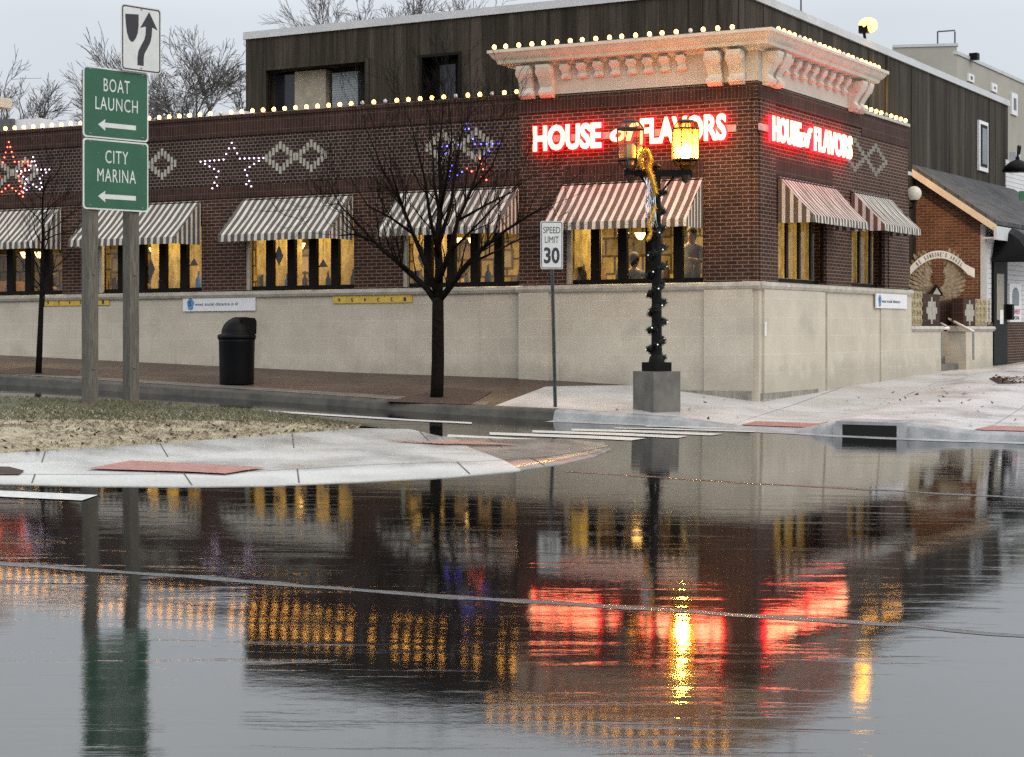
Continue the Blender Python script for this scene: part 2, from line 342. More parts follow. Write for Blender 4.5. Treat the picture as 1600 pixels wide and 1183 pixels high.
class MB:
    def __init__(s): s.v, s.f, s.uv, s.mi = [], [], [], []
    def face(s, pts, uvs=None, mi=0):
        i = len(s.v); s.v += [Vector(p) for p in pts]; s.f.append(list(range(i, i+len(pts))))
        s.uv.append(uvs or [(p[0], p[1]) for p in pts]); s.mi.append(mi)
    def box(s, fr, a0, a1, w0, w1, z0, z1, mi=0):
        if a0 > a1: a0, a1 = a1, a0
        if w0 > w1: w0, w1 = w1, w0
        P = fr.P
        for q, ax in (([(a0,w1,z0),(a1,w1,z0),(a1,w1,z1),(a0,w1,z1)], 'w'), ([(a0,w0,z0),(a0,w0,z1),(a1,w0,z1),(a1,w0,z0)], 'w'),
                      ([(a0,w0,z0),(a0,w1,z0),(a0,w1,z1),(a0,w0,z1)], 'a'), ([(a1,w0,z0),(a1,w0,z1),(a1,w1,z1),(a1,w1,z0)], 'a'),
                      ([(a0,w0,z1),(a0,w1,z1),(a1,w1,z1),(a1,w0,z1)], 'z'), ([(a0,w0,z0),(a1,w0,z0),(a1,w1,z0),(a0,w1,z0)], 'z')):
            uv = [((c[0], c[2]) if ax == 'w' else (c[1], c[2]) if ax == 'a' else (c[0], c[1])) for c in q]
            s.face([P(*c) for c in q], uv, mi)
    def prism(s, fr, poly, a0, a1, mi=0):
        """polygon in (w, z) swept along a"""
        P = fr.P; n = len(poly)
        s.face([P(a0, *p) for p in poly], [p for p in poly], mi); s.face([P(a1, *p) for p in reversed(poly)], [p for p in reversed(poly)], mi)
        L = 0
        for i in range(n):
            p, q = poly[i], poly[(i+1) % n]; d = math.hypot(q[0]-p[0], q[1]-p[1])
            s.face([P(a0, *p), P(a1, *p), P(a1, *q), P(a0, *q)], [(a0, L), (a1, L), (a1, L+d), (a0, L+d)], mi); L += d
    def plate(s, fr, poly, w0, w1, mi=0):
        """polygon in (a, z) given thickness along w"""
        P = fr.P; n = len(poly)
        s.face([P(p[0], w1, p[1]) for p in poly], list(poly), mi); s.face([P(p[0], w0, p[1]) for p in reversed(poly)], list(reversed(poly)), mi)
        for i in range(n):
            p, q = poly[i], poly[(i+1) % n]
            s.face([P(p[0], w0, p[1]), P(q[0], w0, q[1]), P(q[0], w1, q[1]), P(p[0], w1, p[1])], [(0, 0), (1, 0), (1, .1), (0, .1)], mi)
    def tube(s, pts, rad, n=8, cap=True, mi=0):
        pts = [Vector(p) for p in pts]
        if not hasattr(rad, '__len__'): rad = [rad]*len(pts)
        rings = []; up = None
        for i, p in enumerate(pts):
            t = (pts[min(i+1, len(pts)-1)]-pts[max(i-1, 0)])
            if t.length < 1e-9: t = Vector((0, 0, 1))
            t.normalize()
            if up is None: up = t.orthogonal().normalized()
            up = (up-t*up.dot(t))
            up = up.normalized() if up.length > 1e-6 else t.orthogonal().normalized()
            b = t.cross(up)
            rings.append([p+(up*math.cos(2*math.pi*k/n)+b*math.sin(2*math.pi*k/n))*rad[i] for k in range(n)])
        base = len(s.v)
        for r in rings: s.v += r
        for i in range(len(rings)-1):
            for k in range(n):
                k2 = (k+1) % n; s.f.append([base+i*n+k, base+i*n+k2, base+(i+1)*n+k2, base+(i+1)*n+k])
                s.uv.append([(k/n, i), ((k+1)/n, i), ((k+1)/n, i+1), (k/n, i+1)]); s.mi.append(mi)
        if cap:
            for r, rev in ((0, True), (len(rings)-1, False)):
                ids = [base+r*n+k for k in range(n)]
                s.f.append(ids[::-1] if rev else ids); s.uv.append([(0, 0)]*n); s.mi.append(mi)
    def lathe(s, c, prof, n=24, mi=0, rot=0):
        """profile of (radius, height) about a vertical axis through c"""
        c = Vector(c); base = len(s.v)
        for r, z in prof:
            for k in range(n):
                t = 2*math.pi*k/n+rot; s.v.append(c+Vector((r*math.cos(t), r*math.sin(t), z)))
        for i in range(len(prof)-1):
            for k in range(n):
                k2 = (k+1) % n; s.f.append([base+i*n+k, base+i*n+k2, base+(i+1)*n+k2, base+(i+1)*n+k])
                s.uv.append([(k/n, i), ((k+1)/n, i), ((k+1)/n, i+1), (k/n, i+1)]); s.mi.append(mi)
        for i, rev in ((0, True), (len(prof)-1, False)):
            if prof[i][0] > 1e-5:
                ids = [base+i*n+k for k in range(n)]; s.f.append(ids[::-1] if rev else ids); s.uv.append([(0, 0)]*n); s.mi.append(mi)
    def ball(s, c, r, n=10, m=6, mi=0, sq=(1, 1, 1)):
        c = Vector(c); base = len(s.v)
        prof = [(max(1e-4, math.sin(math.pi*i/m)), -math.cos(math.pi*i/m)) for i in range(m+1)]
        for pr, pz in prof:
            for k in range(n):
                t = 2*math.pi*k/n; s.v.append(c+Vector((r*pr*math.cos(t)*sq[0], r*pr*math.sin(t)*sq[1], r*pz*sq[2])))
        for i in range(m):
            for k in range(n):
                k2 = (k+1) % n; s.f.append([base+i*n+k, base+i*n+k2, base+(i+1)*n+k2, base+(i+1)*n+k])
                s.uv.append([(0, 0)]*4); s.mi.append(mi)
    def strip(s, A, B, mi=0, uvs=1.0):
        for i in range(len(A)-1):
            q = [A[i], A[i+1], B[i+1], B[i]]
            s.face(q, [(Vector(p).x*uvs, Vector(p).y*uvs) for p in q], mi)
    def build(s, name, mats, parent=None, smooth=False, merge=False, bevel=0):
        off = Vector((0, 0, 0))
        if parent is not None:
            q = parent
            while q is not None: off += Vector(q.location); q = q.parent
        me = bpy.data.meshes.new(name)
        me.from_pydata([tuple(v-off) for v in s.v], [], s.f)
        uvl = me.uv_layers.new(name='UVMap'); li = 0
        flat = [c for u in s.uv for p in u for c in (p[0], p[1])]
        if len(flat) == 2*len(me.loops): uvl.data.foreach_set('uv', flat)
        for m_ in (mats if isinstance(mats, (list, tuple)) else [mats]): me.materials.append(M[m_] if isinstance(m_, str) else m_)
        me.polygons.foreach_set('material_index', s.mi)
        bm = bmesh.new(); bm.from_mesh(me)
        if merge: bmesh.ops.remove_doubles(bm, verts=bm.verts, dist=1e-4)
        bmesh.ops.recalc_face_normals(bm, faces=bm.faces); bm.to_mesh(me); bm.free()
        if smooth: me.polygons.foreach_set('use_smooth', [True]*len(me.polygons))
        me.update()
        o = bpy.data.objects.new(name, me); COL.objects.link(o)
        if parent is not None: o.parent = parent
        if bevel:
            b = o.modifiers.new('Bevel', 'BEVEL'); b.width = bevel; b.segments = 2; b.limit_method = 'ANGLE'
        return o

def thing(name, label, cat, loc, group=None):
    o = bpy.data.objects.new(name, None); COL.objects.link(o); o.location = loc; o.empty_display_size = .2
    o['label'] = label; o['category'] = cat
    if group: o['group'] = group
    return o
def tag(o, label, cat, group=None):
    o['label'] = label; o['category'] = cat
    if group: o['group'] = group
    return o
def struct(o, kind='structure', label=None, cat=None):
    o['kind'] = kind
    if label: o['label'] = label
    if cat: o['category'] = cat
    return o

def text_mb(mb, body, fr_fn, width, height, x0, z0, thick, off=0.0, mi=0, shear=0.0, w0=0.0, squeeze=True, bev=0.0, flip=False, spacing=1.0):
    """writes text with its lower left corner at (x0, z0) in a plane; fr_fn(x, depth, z) -> world"""
    cu = bpy.data.curves.new('t', 'FONT'); cu.body = body; cu.size = 1; cu.extrude = .05; cu.offset = off; cu.shear = shear
    cu.space_character = spacing; cu.resolution_u = 3
    ob = bpy.data.objects.new('t', cu); COL.objects.link(ob)
    dg = bpy.context.evaluated_depsgraph_get(); me = bpy.data.meshes.new_from_object(ob.evaluated_get(dg))
    xs = [v.co.x for v in me.vertices]; ys = [v.co.y for v in me.vertices]
    ax, bx, ay, by = min(xs), max(xs), min(ys), max(ys)
    sy = height/(by-ay); sx = width/(bx-ax) if width else sy
    base = len(mb.v)
    for v in me.vertices:
        x = (v.co.x-ax)*sx; y = (v.co.y-ay)*sy
        if flip: x = (bx-ax)*sx-x; y = height-y
        mb.v.append(Vector(fr_fn(x0+x, w0+(v.co.z+.05)*10*thick, z0+y)))
    for p in me.polygons:
        mb.f.append([base+i for i in p.vertices]); mb.uv.append([(0, 0)]*len(p.vertices)); mb.mi.append(mi)
    wd = (bx-ax)*sx
    bpy.data.objects.remove(ob); bpy.data.curves.remove(cu); bpy.data.meshes.remove(me)
    return wd

# ------------------------------------------------------------------ the ground
def interp(x, pts):
    if x <= pts[0][0]: return pts[0][1]
    for (a, b), (c, d) in zip(pts, pts[1:]):
        if x <= c: return b+(d-b)*(x-a)/(c-a)
    return pts[-1][1]
def uv_of(X, Y):
    q = Vector((X, Y))-C0
    v_ = q.dot(nL); u_ = q.dot(dL)
    return u_, v_
def xy_of(u, v): return C0+u*dL+v*nL
ZR4 = [(-60, -.75), (-20, -.3), (-5.2, -.12), (-2.7, -.10), (0, -.02), (2, .008), (3.7, .054), (7.7, .216), (13.4, .40), (30, 1.0), (60, 2.0)]
KT = [(-60, -.5), (-20, -.12), (-5.2, .0), (-4.6, .0), (-4.2, .02), (-3.7, .085), (-2.5, .10), (-2.0, -.03), (-.9, -.02), (-.1, .085), (.6, .115), (2.04, .168), (3.73, .195), (7.7, .355), (13.4, .565), (30, 1.17), (60, 2.2)]
ZW = [(0, .19), (.9, .30), (2.0, .42), (4.0, .507), (5.9, .54), (8.0, .574), (10.3, .635), (17, .84), (30, 1.3), (60, 2.3)]
SLOPE = [(10.5, 0.0), (14, .010), (16.5, .022), (19.95, .036), (20.05, .028), (60, .028)]
_pz = [0.0]
for _i in range(1, 3001): _pz.append(_pz[-1]-interp(_i*.02, SLOPE)*.02 if _i*.02 > 4 else 0.0)
def prof(v):
    x = max(0.0, min(59.9, v))/.02; i = int(x); return _pz[i]+(_pz[i+1]-_pz[i])*(x-i)
def sstep(x, a, b):
    t = max(0, min(1, (x-a)/(b-a))); return t*t*(3-2*t)
def z_road(u, v):
    t = sstep(v, 5, 13)
    return interp(u, ZR4)*(1-t)+.02*u*t+prof(v)
def z_walk(u, v):
    k = interp(u, KT)
    if u >= 0: return k+(interp(u, ZW)-k)*(4-v)/4
    return k+interp(4-v, [(0, 0), (4, .105), (12, .40), (20, .50), (40, .8)])
def ray_ground(px, py, fn, dz=0.0):
    D = 15.0
    lo, hi = 4.0, 70.0
    for _ in range(60):
        D = (lo+hi)/2; X = (px-800)/F*D; z = H-(py-YH)/F*D
        if z > fn(*uv_of(X, D))+dz: lo = D
        else: hi = D
    return Vector(((px-800)/F*D, D, H-(py-YH)/F*D))
def W(u, v, dz=0, fn=z_road):
    p = xy_of(u, v); return Vector((p.x, p.y, fn(u, v)+dz))

gm = MB(); gm.face([(-600, -300, -2.6), (600, -300, -2.6), (600, 900, -2.6), (-600, 900, -2.6)])
struct(gm.build('ground', 'concrete_dark'))
rm = MB()
us = [-40+1.0*i for i in range(81)]
vsn = [3.9+.3*i for i in range(0, 54)]+[19.95, 20.05, 20.4, 21, 22, 23.5, 25, 27, 30, 36, 44]
rm.v = [W(u, v) for v in vsn for u in us]
nu = len(us)
for j in range(len(vsn)-1):
    for i in range(nu-1):
        q = [j*nu+i, j*nu+i+1, (j+1)*nu+i+1, (j+1)*nu+i]
        rm.f.append(q); rm.uv.append([(rm.v[k].x, rm.v[k].y) for k in q]); rm.mi.append(0)
struct(rm.build('road', 'wet_asphalt', smooth=True))
# wet seams where the lanes of asphalt meet: low ridges
def ridge(v0, ua, ub, wd, h, name, skew=0.0, mt='wet_asphalt'):
    b = MB(); L = [[], [], []]
    k = int((ub-ua)/.22)
    for i in range(k+1):
        u = ua+(ub-ua)*i/k; vv = v0+skew*(u-ua)/(ub-ua)+.035*math.sin(u*1.3)+.02*math.sin(u*3.1)+rnd.uniform(-.025, .025); wq = wd*rnd.uniform(.55, 1.15)
        L[0].append(W(u, vv-wq/2, .002)); L[1].append(W(u, vv+wq*.1, h*rnd.uniform(.5, 1.25))); L[2].append(W(u, vv+wq/2, .002))
    b.strip(L[0], L[1]); b.strip(L[1], L[2])
    return struct(b.build(name, 'seam_tar', smooth=True, merge=True))
def seam(p0, p1, wd, h, ext=0.0):
    q0, q1 = (uv_of(*ray_ground(x, y, z_road).xy) for x, y in (p0, p1))
    ridge(q1[1], q1[0]-ext, q0[0], wd, h, 'road_seam', skew=(q0[1]-q1[1]))
seam((-300, 862), (1560, 977), .13, .007, 2)
seam((880, 737), (1650, 781), .14, .006, 2)

# pavements
bnd = lambda v: 3.2+(4-v)*.12 if v > 1 else 3.56-(1-v)*1.4
def sheet(fn_lo, fn_hi, vs_, zf, nseg, name, m_):
    b = MB()
    rows = [[W(fn_lo(v)+(fn_hi(v)-fn_lo(v))*i/nseg, v, 0, zf) for i in range(nseg+1)] for v in vs_]
    for j in range(len(rows)-1):
        for i in range(nseg):
            q = [rows[j][i], rows[j][i+1], rows[j+1][i+1], rows[j+1][i]]
            b.face(q, [(uv_of(p.x, p.y)) for p in q])
    return struct(b.build(name, m_, smooth=True, merge=True))
vv_ = [-.35, 0, .5, 1, 1.5, 2, 2.5, 3, 3.4, 3.78]
sheet(bnd, lambda v: 30, vv_, z_walk, 60, 'brick_pavement', 'paver')
sheet(lambda v: -.02*abs(v)-.05 if v < 0 else 0.0, bnd, vv_, z_walk, 16, 'corner_pavement', 'walk_concrete')
vr = [-26, -20, -16, -14, -12, -10, -8, -6, -4, -3, -2, -1, 0, .5, 1, 1.5, 2, 2.5, 3, 3.4, 3.78]
sheet(lambda v: -26, lambda v: (0.0 if v >= 0 else -.10*(-v)+.35), vr, z_walk, 80, 'plaza_pavement', 'walk_concrete')
# kerb
def kerb(u0, u1, name, m_):
    b = MB(); k = max(2, int((u1-u0)/.3)); R0 = []; R1 = []; R2 = []; R3 = []
    for i in range(k+1):
        u = u0+(u1-u0)*i/k
        zt = interp(u, KT); zr = interp(u, ZR4)
        R0.append(W(u, 3.775, -.002, z_walk)); p = xy_of(u, 3.97); R1.append(Vector((p.x, p.y, zt+.004)))
        p = xy_of(u, 4.03); R2.append(Vector((p.x, p.y, max(zt-.03, zr+.006)))); p = xy_of(u, 4.10); R3.append(Vector((p.x, p.y, zr-.05)))
    b.strip(R0, R1); b.strip(R1, R2); b.strip(R2, R3)
    return struct(b.build(name, m_, smooth=False))
kerb(2.05, 30, 'kerb_old', 'kerb_dirty'); kerb(-26, 2.05, 'kerb', 'kerb_stone')
# gutter strip in front of the new kerb
b = MB(); A = [W(-14+.5*i, 4.05, .006) for i in range(33)]; B = [W(-14+.5*i, 4.5+.05*math.sin(i), .004) for i in range(33)]
b.strip(A, B); struct(b.build('gutter', 'kerb_stone'))

# crossing bars and lane lines
def paint(name, pts, m_='road_white', dz=.007, fn=z_road, sub=8):
    q = [ray_ground(x, y, fn) for x, y in pts]; b = MB()
    for i in range(sub):
        t0, t1 = i/sub, (i+1)/sub
        L = lambda a, c, t: a+(c-a)*t
        pp = [L(q[0], q[1], t0), L(q[0], q[1], t1), L(q[3], q[2], t1), L(q[3], q[2], t0)]
        pp = [Vector((p.x, p.y, fn(*uv_of(p.x, p.y))+dz)) for p in pp]
        b.face(pp)
    return struct(b.build(name, m_))
for pts in ([(700, 679.5), (935, 692), (905, 696), (698, 684)], [(765, 676), (1010, 685.5), (985, 689), (765, 680)], [(832, 673), (1075, 682), (1058, 685.3), (832, 676.5)],
            [(893, 670.5), (1130, 678.3), (1112, 681), (893, 673.7)], [(960, 668.7), (1187, 674.5), (1175, 675.8), (960, 670.2)], [(1010, 666), (1220, 671.2), (1210, 672.3), (1010, 667.2)]):
    paint('crossing_bar', pts)
paint('lane_line', [(388, 640), (737, 660.5), (737, 663), (380, 642)])
paint('stop_line', [(-240, 757), (153, 774.5), (128, 783), (-240, 766)])

# the traffic island: concrete apron with a grassy mound
front = [(-420, 748), (-200, 751), (0, 754), (150, 757.5), (300, 758.5), (420, 757), (560, 751), (700, 744), (800, 735), (875, 724), (932, 711), (954, 701)]
back = [(-420, 722), (-200, 715), (30, 707), (150, 699.5), (250, 693), (400, 682), (560, 669), (640, 670.5), (690, 682), (800, 686), (885, 686), (944, 692)]
IA = [ray_ground(x, y, z_road, .012) for x, y in front]
IB = []
for i, (x, y) in enumerate(back):
    dz = .15 if i < 7 else (.13, .10, .09, .075, .05)[i-7]
    IB.append(ray_ground(x, y, z_road, dz))
ib = MB()
def dens(L, k=6):
    o = []
    for i in range(len(L)-1):
        for j in range(k): o.append(L[i].lerp(L[i+1], j/k))
    return o+[L[-1]]
A, B = dens(IA), dens(IB)
mid1 = [a.lerp(b_, .22)+Vector((0, 0, .012)) for a, b_ in zip(A, B)]
mid2 = [a.lerp(b_, .72)+Vector((0, 0, -.035*min(1, (b_.z-a.z)/.12))) for a, b_ in zip(A, B)]
A0 = [a+Vector((0, -.02, -.08)) for a in A]
KT_ = 49
for p, q in ((A0, A), (A, mid1), (mid1, mid2), (mid2, B)):
    ib.strip(p[:KT_+1], q[:KT_+1]); ib.strip(p[KT_:], q[KT_:], 1)
Bk = [b_+Vector((.10, .25, -.35)) for b_ in B]
ib.strip(B, Bk)
struct(ib.build('traffic_island', ['island_concrete', 'wet_concrete'], smooth=True, merge=True))
# joints scored in the apron
jb = MB()
def ribbon(L, wd, dz=.004, mb=None):
    mb = mb or jb
    for i in range(len(L)-1):
        d = (L[i+1]-L[i]); nn = Vector((-d.y, d.x, 0)); nn = nn.normalized()*wd/2 if nn.length > 1e-6 else Vector((wd/2, 0, 0))
        up = Vector((0, 0, dz)); mb.face([L[i]-nn+up, L[i+1]-nn+up, L[i+1]+nn+up, L[i]+nn+up])
ribbon([m1+Vector((0, 0, 0)) for m1 in mid1[6:]], .014)
for k in (14, 24, 32, 44, 52): ribbon([A[k], mid1[k]], .014); ribbon([mid2[k], B[k]], .012)
struct(jb.build('island_joints', 'kerb_dirty'))
def isl_z(u, v):                                    # height of the apron above the road by distance between its edges
    p = xy_of(u, v); best = None
    for a, m1, m2, b_ in zip(A, mid1, mid2, B):
        for s0, s1 in ((a, m1), (m1, m2), (m2, b_)):
            e = (s1-s0).xy; L2 = e.length_squared
            t = max(0, min(1, (p-s0.xy).dot(e)/L2)) if L2 > 0 else 0
            q = s0.lerp(s1, t); d = (q.xy-p).length
            if best is None or d < best[0]: best = (d, q.z)
    return best[1]
def tactile_pad(pts, fn, label, dz=.008, nu_=22, nv=5):
    q = [ray_ground(x, y, fn) for x, y in pts] if pts[0][1] > 100 else [W(u, v, 0, fn) for u, v in pts]; b = MB(); L = lambda a, c, t: a+(c-a)*t
    G = [[None]*(nu_+1) for _ in range(nv+1)]
    for j in range(nv+1):
        for i in range(nu_+1):
            p = L(L(q[0], q[1], i/nu_), L(q[3], q[2], i/nu_), j/nv)
            G[j][i] = Vector((p.x, p.y, fn(*uv_of(p.x, p.y))+dz))
    for j in range(nv):
        for i in range(nu_): b.face([G[j][i], G[j][i+1], G[j+1][i+1], G[j+1][i]])
    root = thing('tactile_paving', label, 'tactile paving', q[3], 'red tactile pads at the kerb ramps')
    d = b
    for j in range(nv*2):
        for i in range(nu_):
            fi, fj = (i+.5)/nu_, (j+.5)/(nv*2)
            p = L(L(q[0], q[1], fi), L(q[3], q[2], fi), fj); z = fn(*uv_of(p.x, p.y))+dz
            d.lathe((p.x, p.y, z-.003), [(.022, 0), (.018, .006), (.008, .009)], 6)
    d.build('pad', 'tactile', root)
    return root
tactile_pad([(205, 722.5), (418, 733), (352, 743), (135, 735)], isl_z, 'large red tactile pad on the near front of the traffic island', .02)
tactile_pad([(600, 689.5), (740, 692), (810, 697.5), (700, 696)], isl_z, 'narrow red tactile pad at the back of the traffic island tip', .02)
tactile_pad([(-.95, 3.05), (-2.15, 3.05), (-2.0, 3.74), (-.95, 3.74)], z_walk, 'red tactile pad in the kerb ramp between lamp post and storm drain', .012)
tactile_pad([(-4.55, 3.0), (-6.0, 3.0), (-6.0, 3.74), (-4.45, 3.74)], z_walk, 'red tactile pad at the right picture edge beyond the storm drain', .012)

mp = [ray_ground(x, y, isl_z, .012) for x, y in ((-420, 735), (-60, 728), (14, 729), (38, 735), (30, 741), (-420, 746))]
b = MB(); b.face(mp); struct(b.build('mud_patch', 'mulch'))
# mound
cr_px = [(-420, 608), (-200, 613), (30, 620), (150, 625), (250, 629.5), (400, 641), (560, 665)]
CR = [at(x, y, 23.3) for x, y in cr_px]
MBk = dens(IB[:7]); MC = dens(CR)
rows = []
for t, h in ((0, .0), (.12, .04), (.3, .05), (.5, .045), (.75, .03), (1, 0)):
    rows.append([a.lerp(c, t)+Vector((0, 0, h*(1-i/len(MBk))+rnd.uniform(-.015, .015)*(1 if 0 < t < 1 else 0))) for i, (a, c) in enumerate(zip(MBk, MC))])
bk1 = [c+Vector((.3, 1.2, -.12)) for c in MC]; bk2 = []
for c in MC:
    p = c+Vector((.9, 2.9, 0)); bk2.append(Vector((p.x, p.y, z_road(*uv_of(p.x, p.y))-.05)))
def mound_rows(rs, name, m_, dz=0):
    b = MB()
    for p, q in zip(rs, rs[1:]): b.strip([x+Vector((0, 0, dz)) for x in p], [x+Vector((0, 0, dz)) for x in q])
    return struct(b.build(name, m_, smooth=True, merge=True))
mound_rows(rows[:4], 'straw_ground', 'straw'); mound_rows(rows[3:]+[bk1, bk2], 'grass_ground', 'grass_soil')
def scatter(rs, n, fn, name, m_, label, cat):
    b = MB()
    for _ in range(n):
        j = rnd.randrange(len(rs)-1); i = rnd.randrange(len(rs[0])-1)
        s, t = rnd.random(), rnd.random()
        p = rs[j][i].lerp(rs[j][i+1], s).lerp(rs[j+1][i].lerp(rs[j+1][i+1], s), t)
        fn(b, p)
    return struct(b.build(name, m_), 'stuff', label, cat)
def blade(h, lean):
    def f(b, p):
        a = rnd.uniform(0, 6.28); s = rnd.uniform(.5, 1.2)*h; d = Vector((math.cos(a), math.sin(a), 0))
        e = Vector((-d.y, d.x, 0))*.006; tip = p+Vector((rnd.uniform(-1, 1)*lean*s, rnd.uniform(-1, 1)*lean*s, s))
        b.face([p-e, p+e, tip])
    return f
def leaf(sz):
    def f(b, p):
        a = rnd.uniform(0, 6.28); s = rnd.uniform(.5, 1.3)*sz; d = Vector((math.cos(a), math.sin(a), rnd.uniform(-.4, .6)))*s; e = Vector((-d.y, d.x, rnd.uniform(-.5, .5)*s))*.55
        q = p+Vector((0, 0, .012))
        b.face([q-d, q-e*.8, q+d*.9+Vector((0, 0, s*.3)), q+e])
    return f
scatter(rows[2:], 2500, blade(.04, 1.0), 'grass', 'blade', 'scattered green tufts along the edge of the straw', 'grass')
scatter(rows[3:5], 1800, blade(.03, 2.5), 'dry_straw', 'straw_blade', 'dry straw blown over the grass edge', 'straw')
scatter(rows[3:]+[bk1], 11000, blade(.034, 1.0), 'grass', 'blade', 'short wet green grass on the island mound', 'grass')
scatter(rows[:4], 7000, blade(.028, 2.5), 'dry_straw', 'straw_blade', 'pale dry straw on the front slope of the mound', 'straw')
lf = [[p.copy() for p in r] for r in rows[:4]]
scatter(lf, 520, leaf(.04), 'fallen_leaves', 'leaf_dead', 'brown dead leaves lying on the straw slope', 'leaves')
def pave_leaves():
    b = MB(); f = leaf(.04)
    for _ in range(60):
        u, v = rnd.uniform(-6, 1.2), rnd.uniform(-10, 3.6)
        if v < .3 and u > -1.2+.1*v: continue
        f(b, W(u, v, .0, z_walk))
    for _ in range(30):
        f(b, W(rnd.gauss(-2.6, .8), rnd.gauss(-1.5, 1.0), 0, z_walk))
    struct(b.build('pavement_leaves', 'leaf_dead'), 'stuff', 'few brown leaves scattered on the pale corner pavement', 'leaves')
pave_leaves()
# joints of the corner slabs
jb = MB()
for v in (-8, -5, -2.4, .9, 2.4): ribbon([W(u_, v, 0, z_walk) for u_ in [-14+.5*i for i in range(int((14-.7+(1.0 if v > 0 else 0))/.5))]], .016, .004, jb)
for u in (-10, -7.2, -4.6, -2.2, -.8): ribbon([W(u+.02*i, 3.7-.5*i, 0, z_walk) for i in range(24)], .016, .004, jb)
struct(jb.build('pavement_joints', 'kerb_stone'))
# concrete strip between kerb and the brick pavement
b = MB(); b.strip([W(3.4+.5*i, 3.78, .004, z_walk) for i in range(54)], [W(3.5+.5*i, 3.35, .004, z_walk) for i in range(54)]); struct(b.build('kerb_strip', 'concrete_dark'))

# ------------------------------------------------------------------ restaurant
aL, aR = FL.a_of, FR.a_of
rest = thing('restaurant', 'low brick corner restaurant with pale stone base and white bracketed cornice', 'restaurant', (C0.x, C0.y, .19))
SILL, ROOF, LEND = 2.27, 5.78, 22.0
op_L = [(aL(1100), aL(884)), (aL(812), aL(628)), (aL(553), aL(383)), (aL(315), aL(152)), (aL(97), aL(97)+2.55)]
op_R = [(aR(1212), aR(1288)), (aR(1327), aR(1379))]
uB = aL(813)                                          # where the corner block ends
REND = 8.14
wtop, wbot = 3.72, SILL+.02
# stone base (block stands 6 cm proud)
b = MB()
b.box(FL, -.0, uB, -.35, .10, -.6, SILL-.12); b.box(FL, uB, LEND, -.35, .03, -.6, SILL-.12)
b.box(FR, .0, REND, -.35, .10, -.6, SILL-.12)
for px in (1103, 880): b.box(FL, aL(px)-.015, aL(px)+.015, .03, .106, 0, SILL-.13)
for px in (613, 355, 120): b.box(FL, aL(px)-.012, aL(px)+.012, .02, .033, 0, SILL-.13)
b.box(FL, aL(862), aL(816), .09, .16, 0, SILL-.13); b.box(FL, aL(1180), aL(1104), .09, .15, 0, SILL-.13)
b.box(FR, .07, 3.0, .09, .145, 0, SILL-.13); b.box(FR, 6.2, REND, .09, .13, 0, SILL-.13)
b.face([(C0+nL*.10).to_3d()+Vector((0, 0, -.6)), (C0+nL*.10).to_3d()+Vector((0, 0, SILL-.12)), (C0+nL*.10+nR*.10).to_3d()+Vector((0, 0, SILL-.12)), (C0+nL*.10+nR*.10).to_3d()+Vector((0, 0, -.6))])
b.face([(C0+nR*.10).to_3d()+Vector((0, 0, -.6)), (C0+nR*.10).to_3d()+Vector((0, 0, SILL-.12)), (C0+nL*.10+nR*.10).to_3d()+Vector((0, 0, SILL-.12)), (C0+nL*.10+nR*.10).to_3d()+Vector((0, 0, -.6))])
b.build('stone_base', 'stone', rest)
b = MB()                                              # rough foot course near the corner
b.box(FL, 0.0, uB-.1, .1, .165, -.5, .36); b.box(FR, 0.0, 2.6, .1, .16, -.5, .32)
b.build('foot_course', 'stone_foot', rest)
b = MB()                                              # expansion joint strip in the right face
b.box(FR, 3.02, 3.16, .1, .125, 0, SILL-.13); b.build('joint_strip', 'tan_panel', rest)
# moulded sill course
def mould(fr, a0, a1, w0, prof_): 
    bb.prism(fr, [(w0+x, z) for x, z in prof_], a0, a1)
bb = MB(); sp_ = [(-.3, SILL-.14), (.02, SILL-.14), (.06, SILL-.12), (.085, SILL-.07), (.075, SILL-.02), (.04, SILL), (-.3, SILL+.012)]
mould(FL, -.13, uB+.02, .10, sp_); mould(FL, uB+.02, LEND, .03, sp_); mould(FR, -.10, REND, .10, [(x, z+.003) for x, z in sp_])
bb.build('sill_course', 'coping', rest)
# brick walls with openings
b = MB()
def wall_with_openings(b, fr, a0, a1, w0, w1, z0, z1, ops, wt):
    cuts = sorted((max(a0, min(o)), min(a1, max(o))) for o in ops if max(o) > a0 and min(o) < a1)
    x = a0
    for lo, hi in cuts:
        if lo > x: b.box(fr, x, lo, w0, w1, z0, wt)
        x = hi
    if x < a1: b.box(fr, x, a1, w0, w1, z0, wt)
    b.box(fr, a0, a1, w0, w1, wt, z1)
wall_with_openings(b, FL, -.0, uB, -.3, .05, SILL+.013, ROOF, op_L[:1], wtop)
wall_with_openings(b, FL, uB, LEND, -.3, .0, SILL+.013, ROOF-.02, op_L[1:], wtop)
wall_with_openings(b, FR, .0, REND, -.3, .05, SILL+.013, ROOF-.004, op_R, wtop)
cc = C0+nL*.05+nR*.05
for q in ((C0+nL*.05, cc), (cc, C0+nR*.05)):
    b.face([q[0].to_3d()+Vector((0, 0, SILL)), q[1].to_3d()+Vector((0, 0, SILL)), q[1].to_3d()+Vector((0, 0, ROOF)), q[0].to_3d()+Vector((0, 0, ROOF))], [(0, SILL), (.05, SILL), (.05, ROOF), (0, ROOF)])
b.build('brick_wall', 'brick', rest)
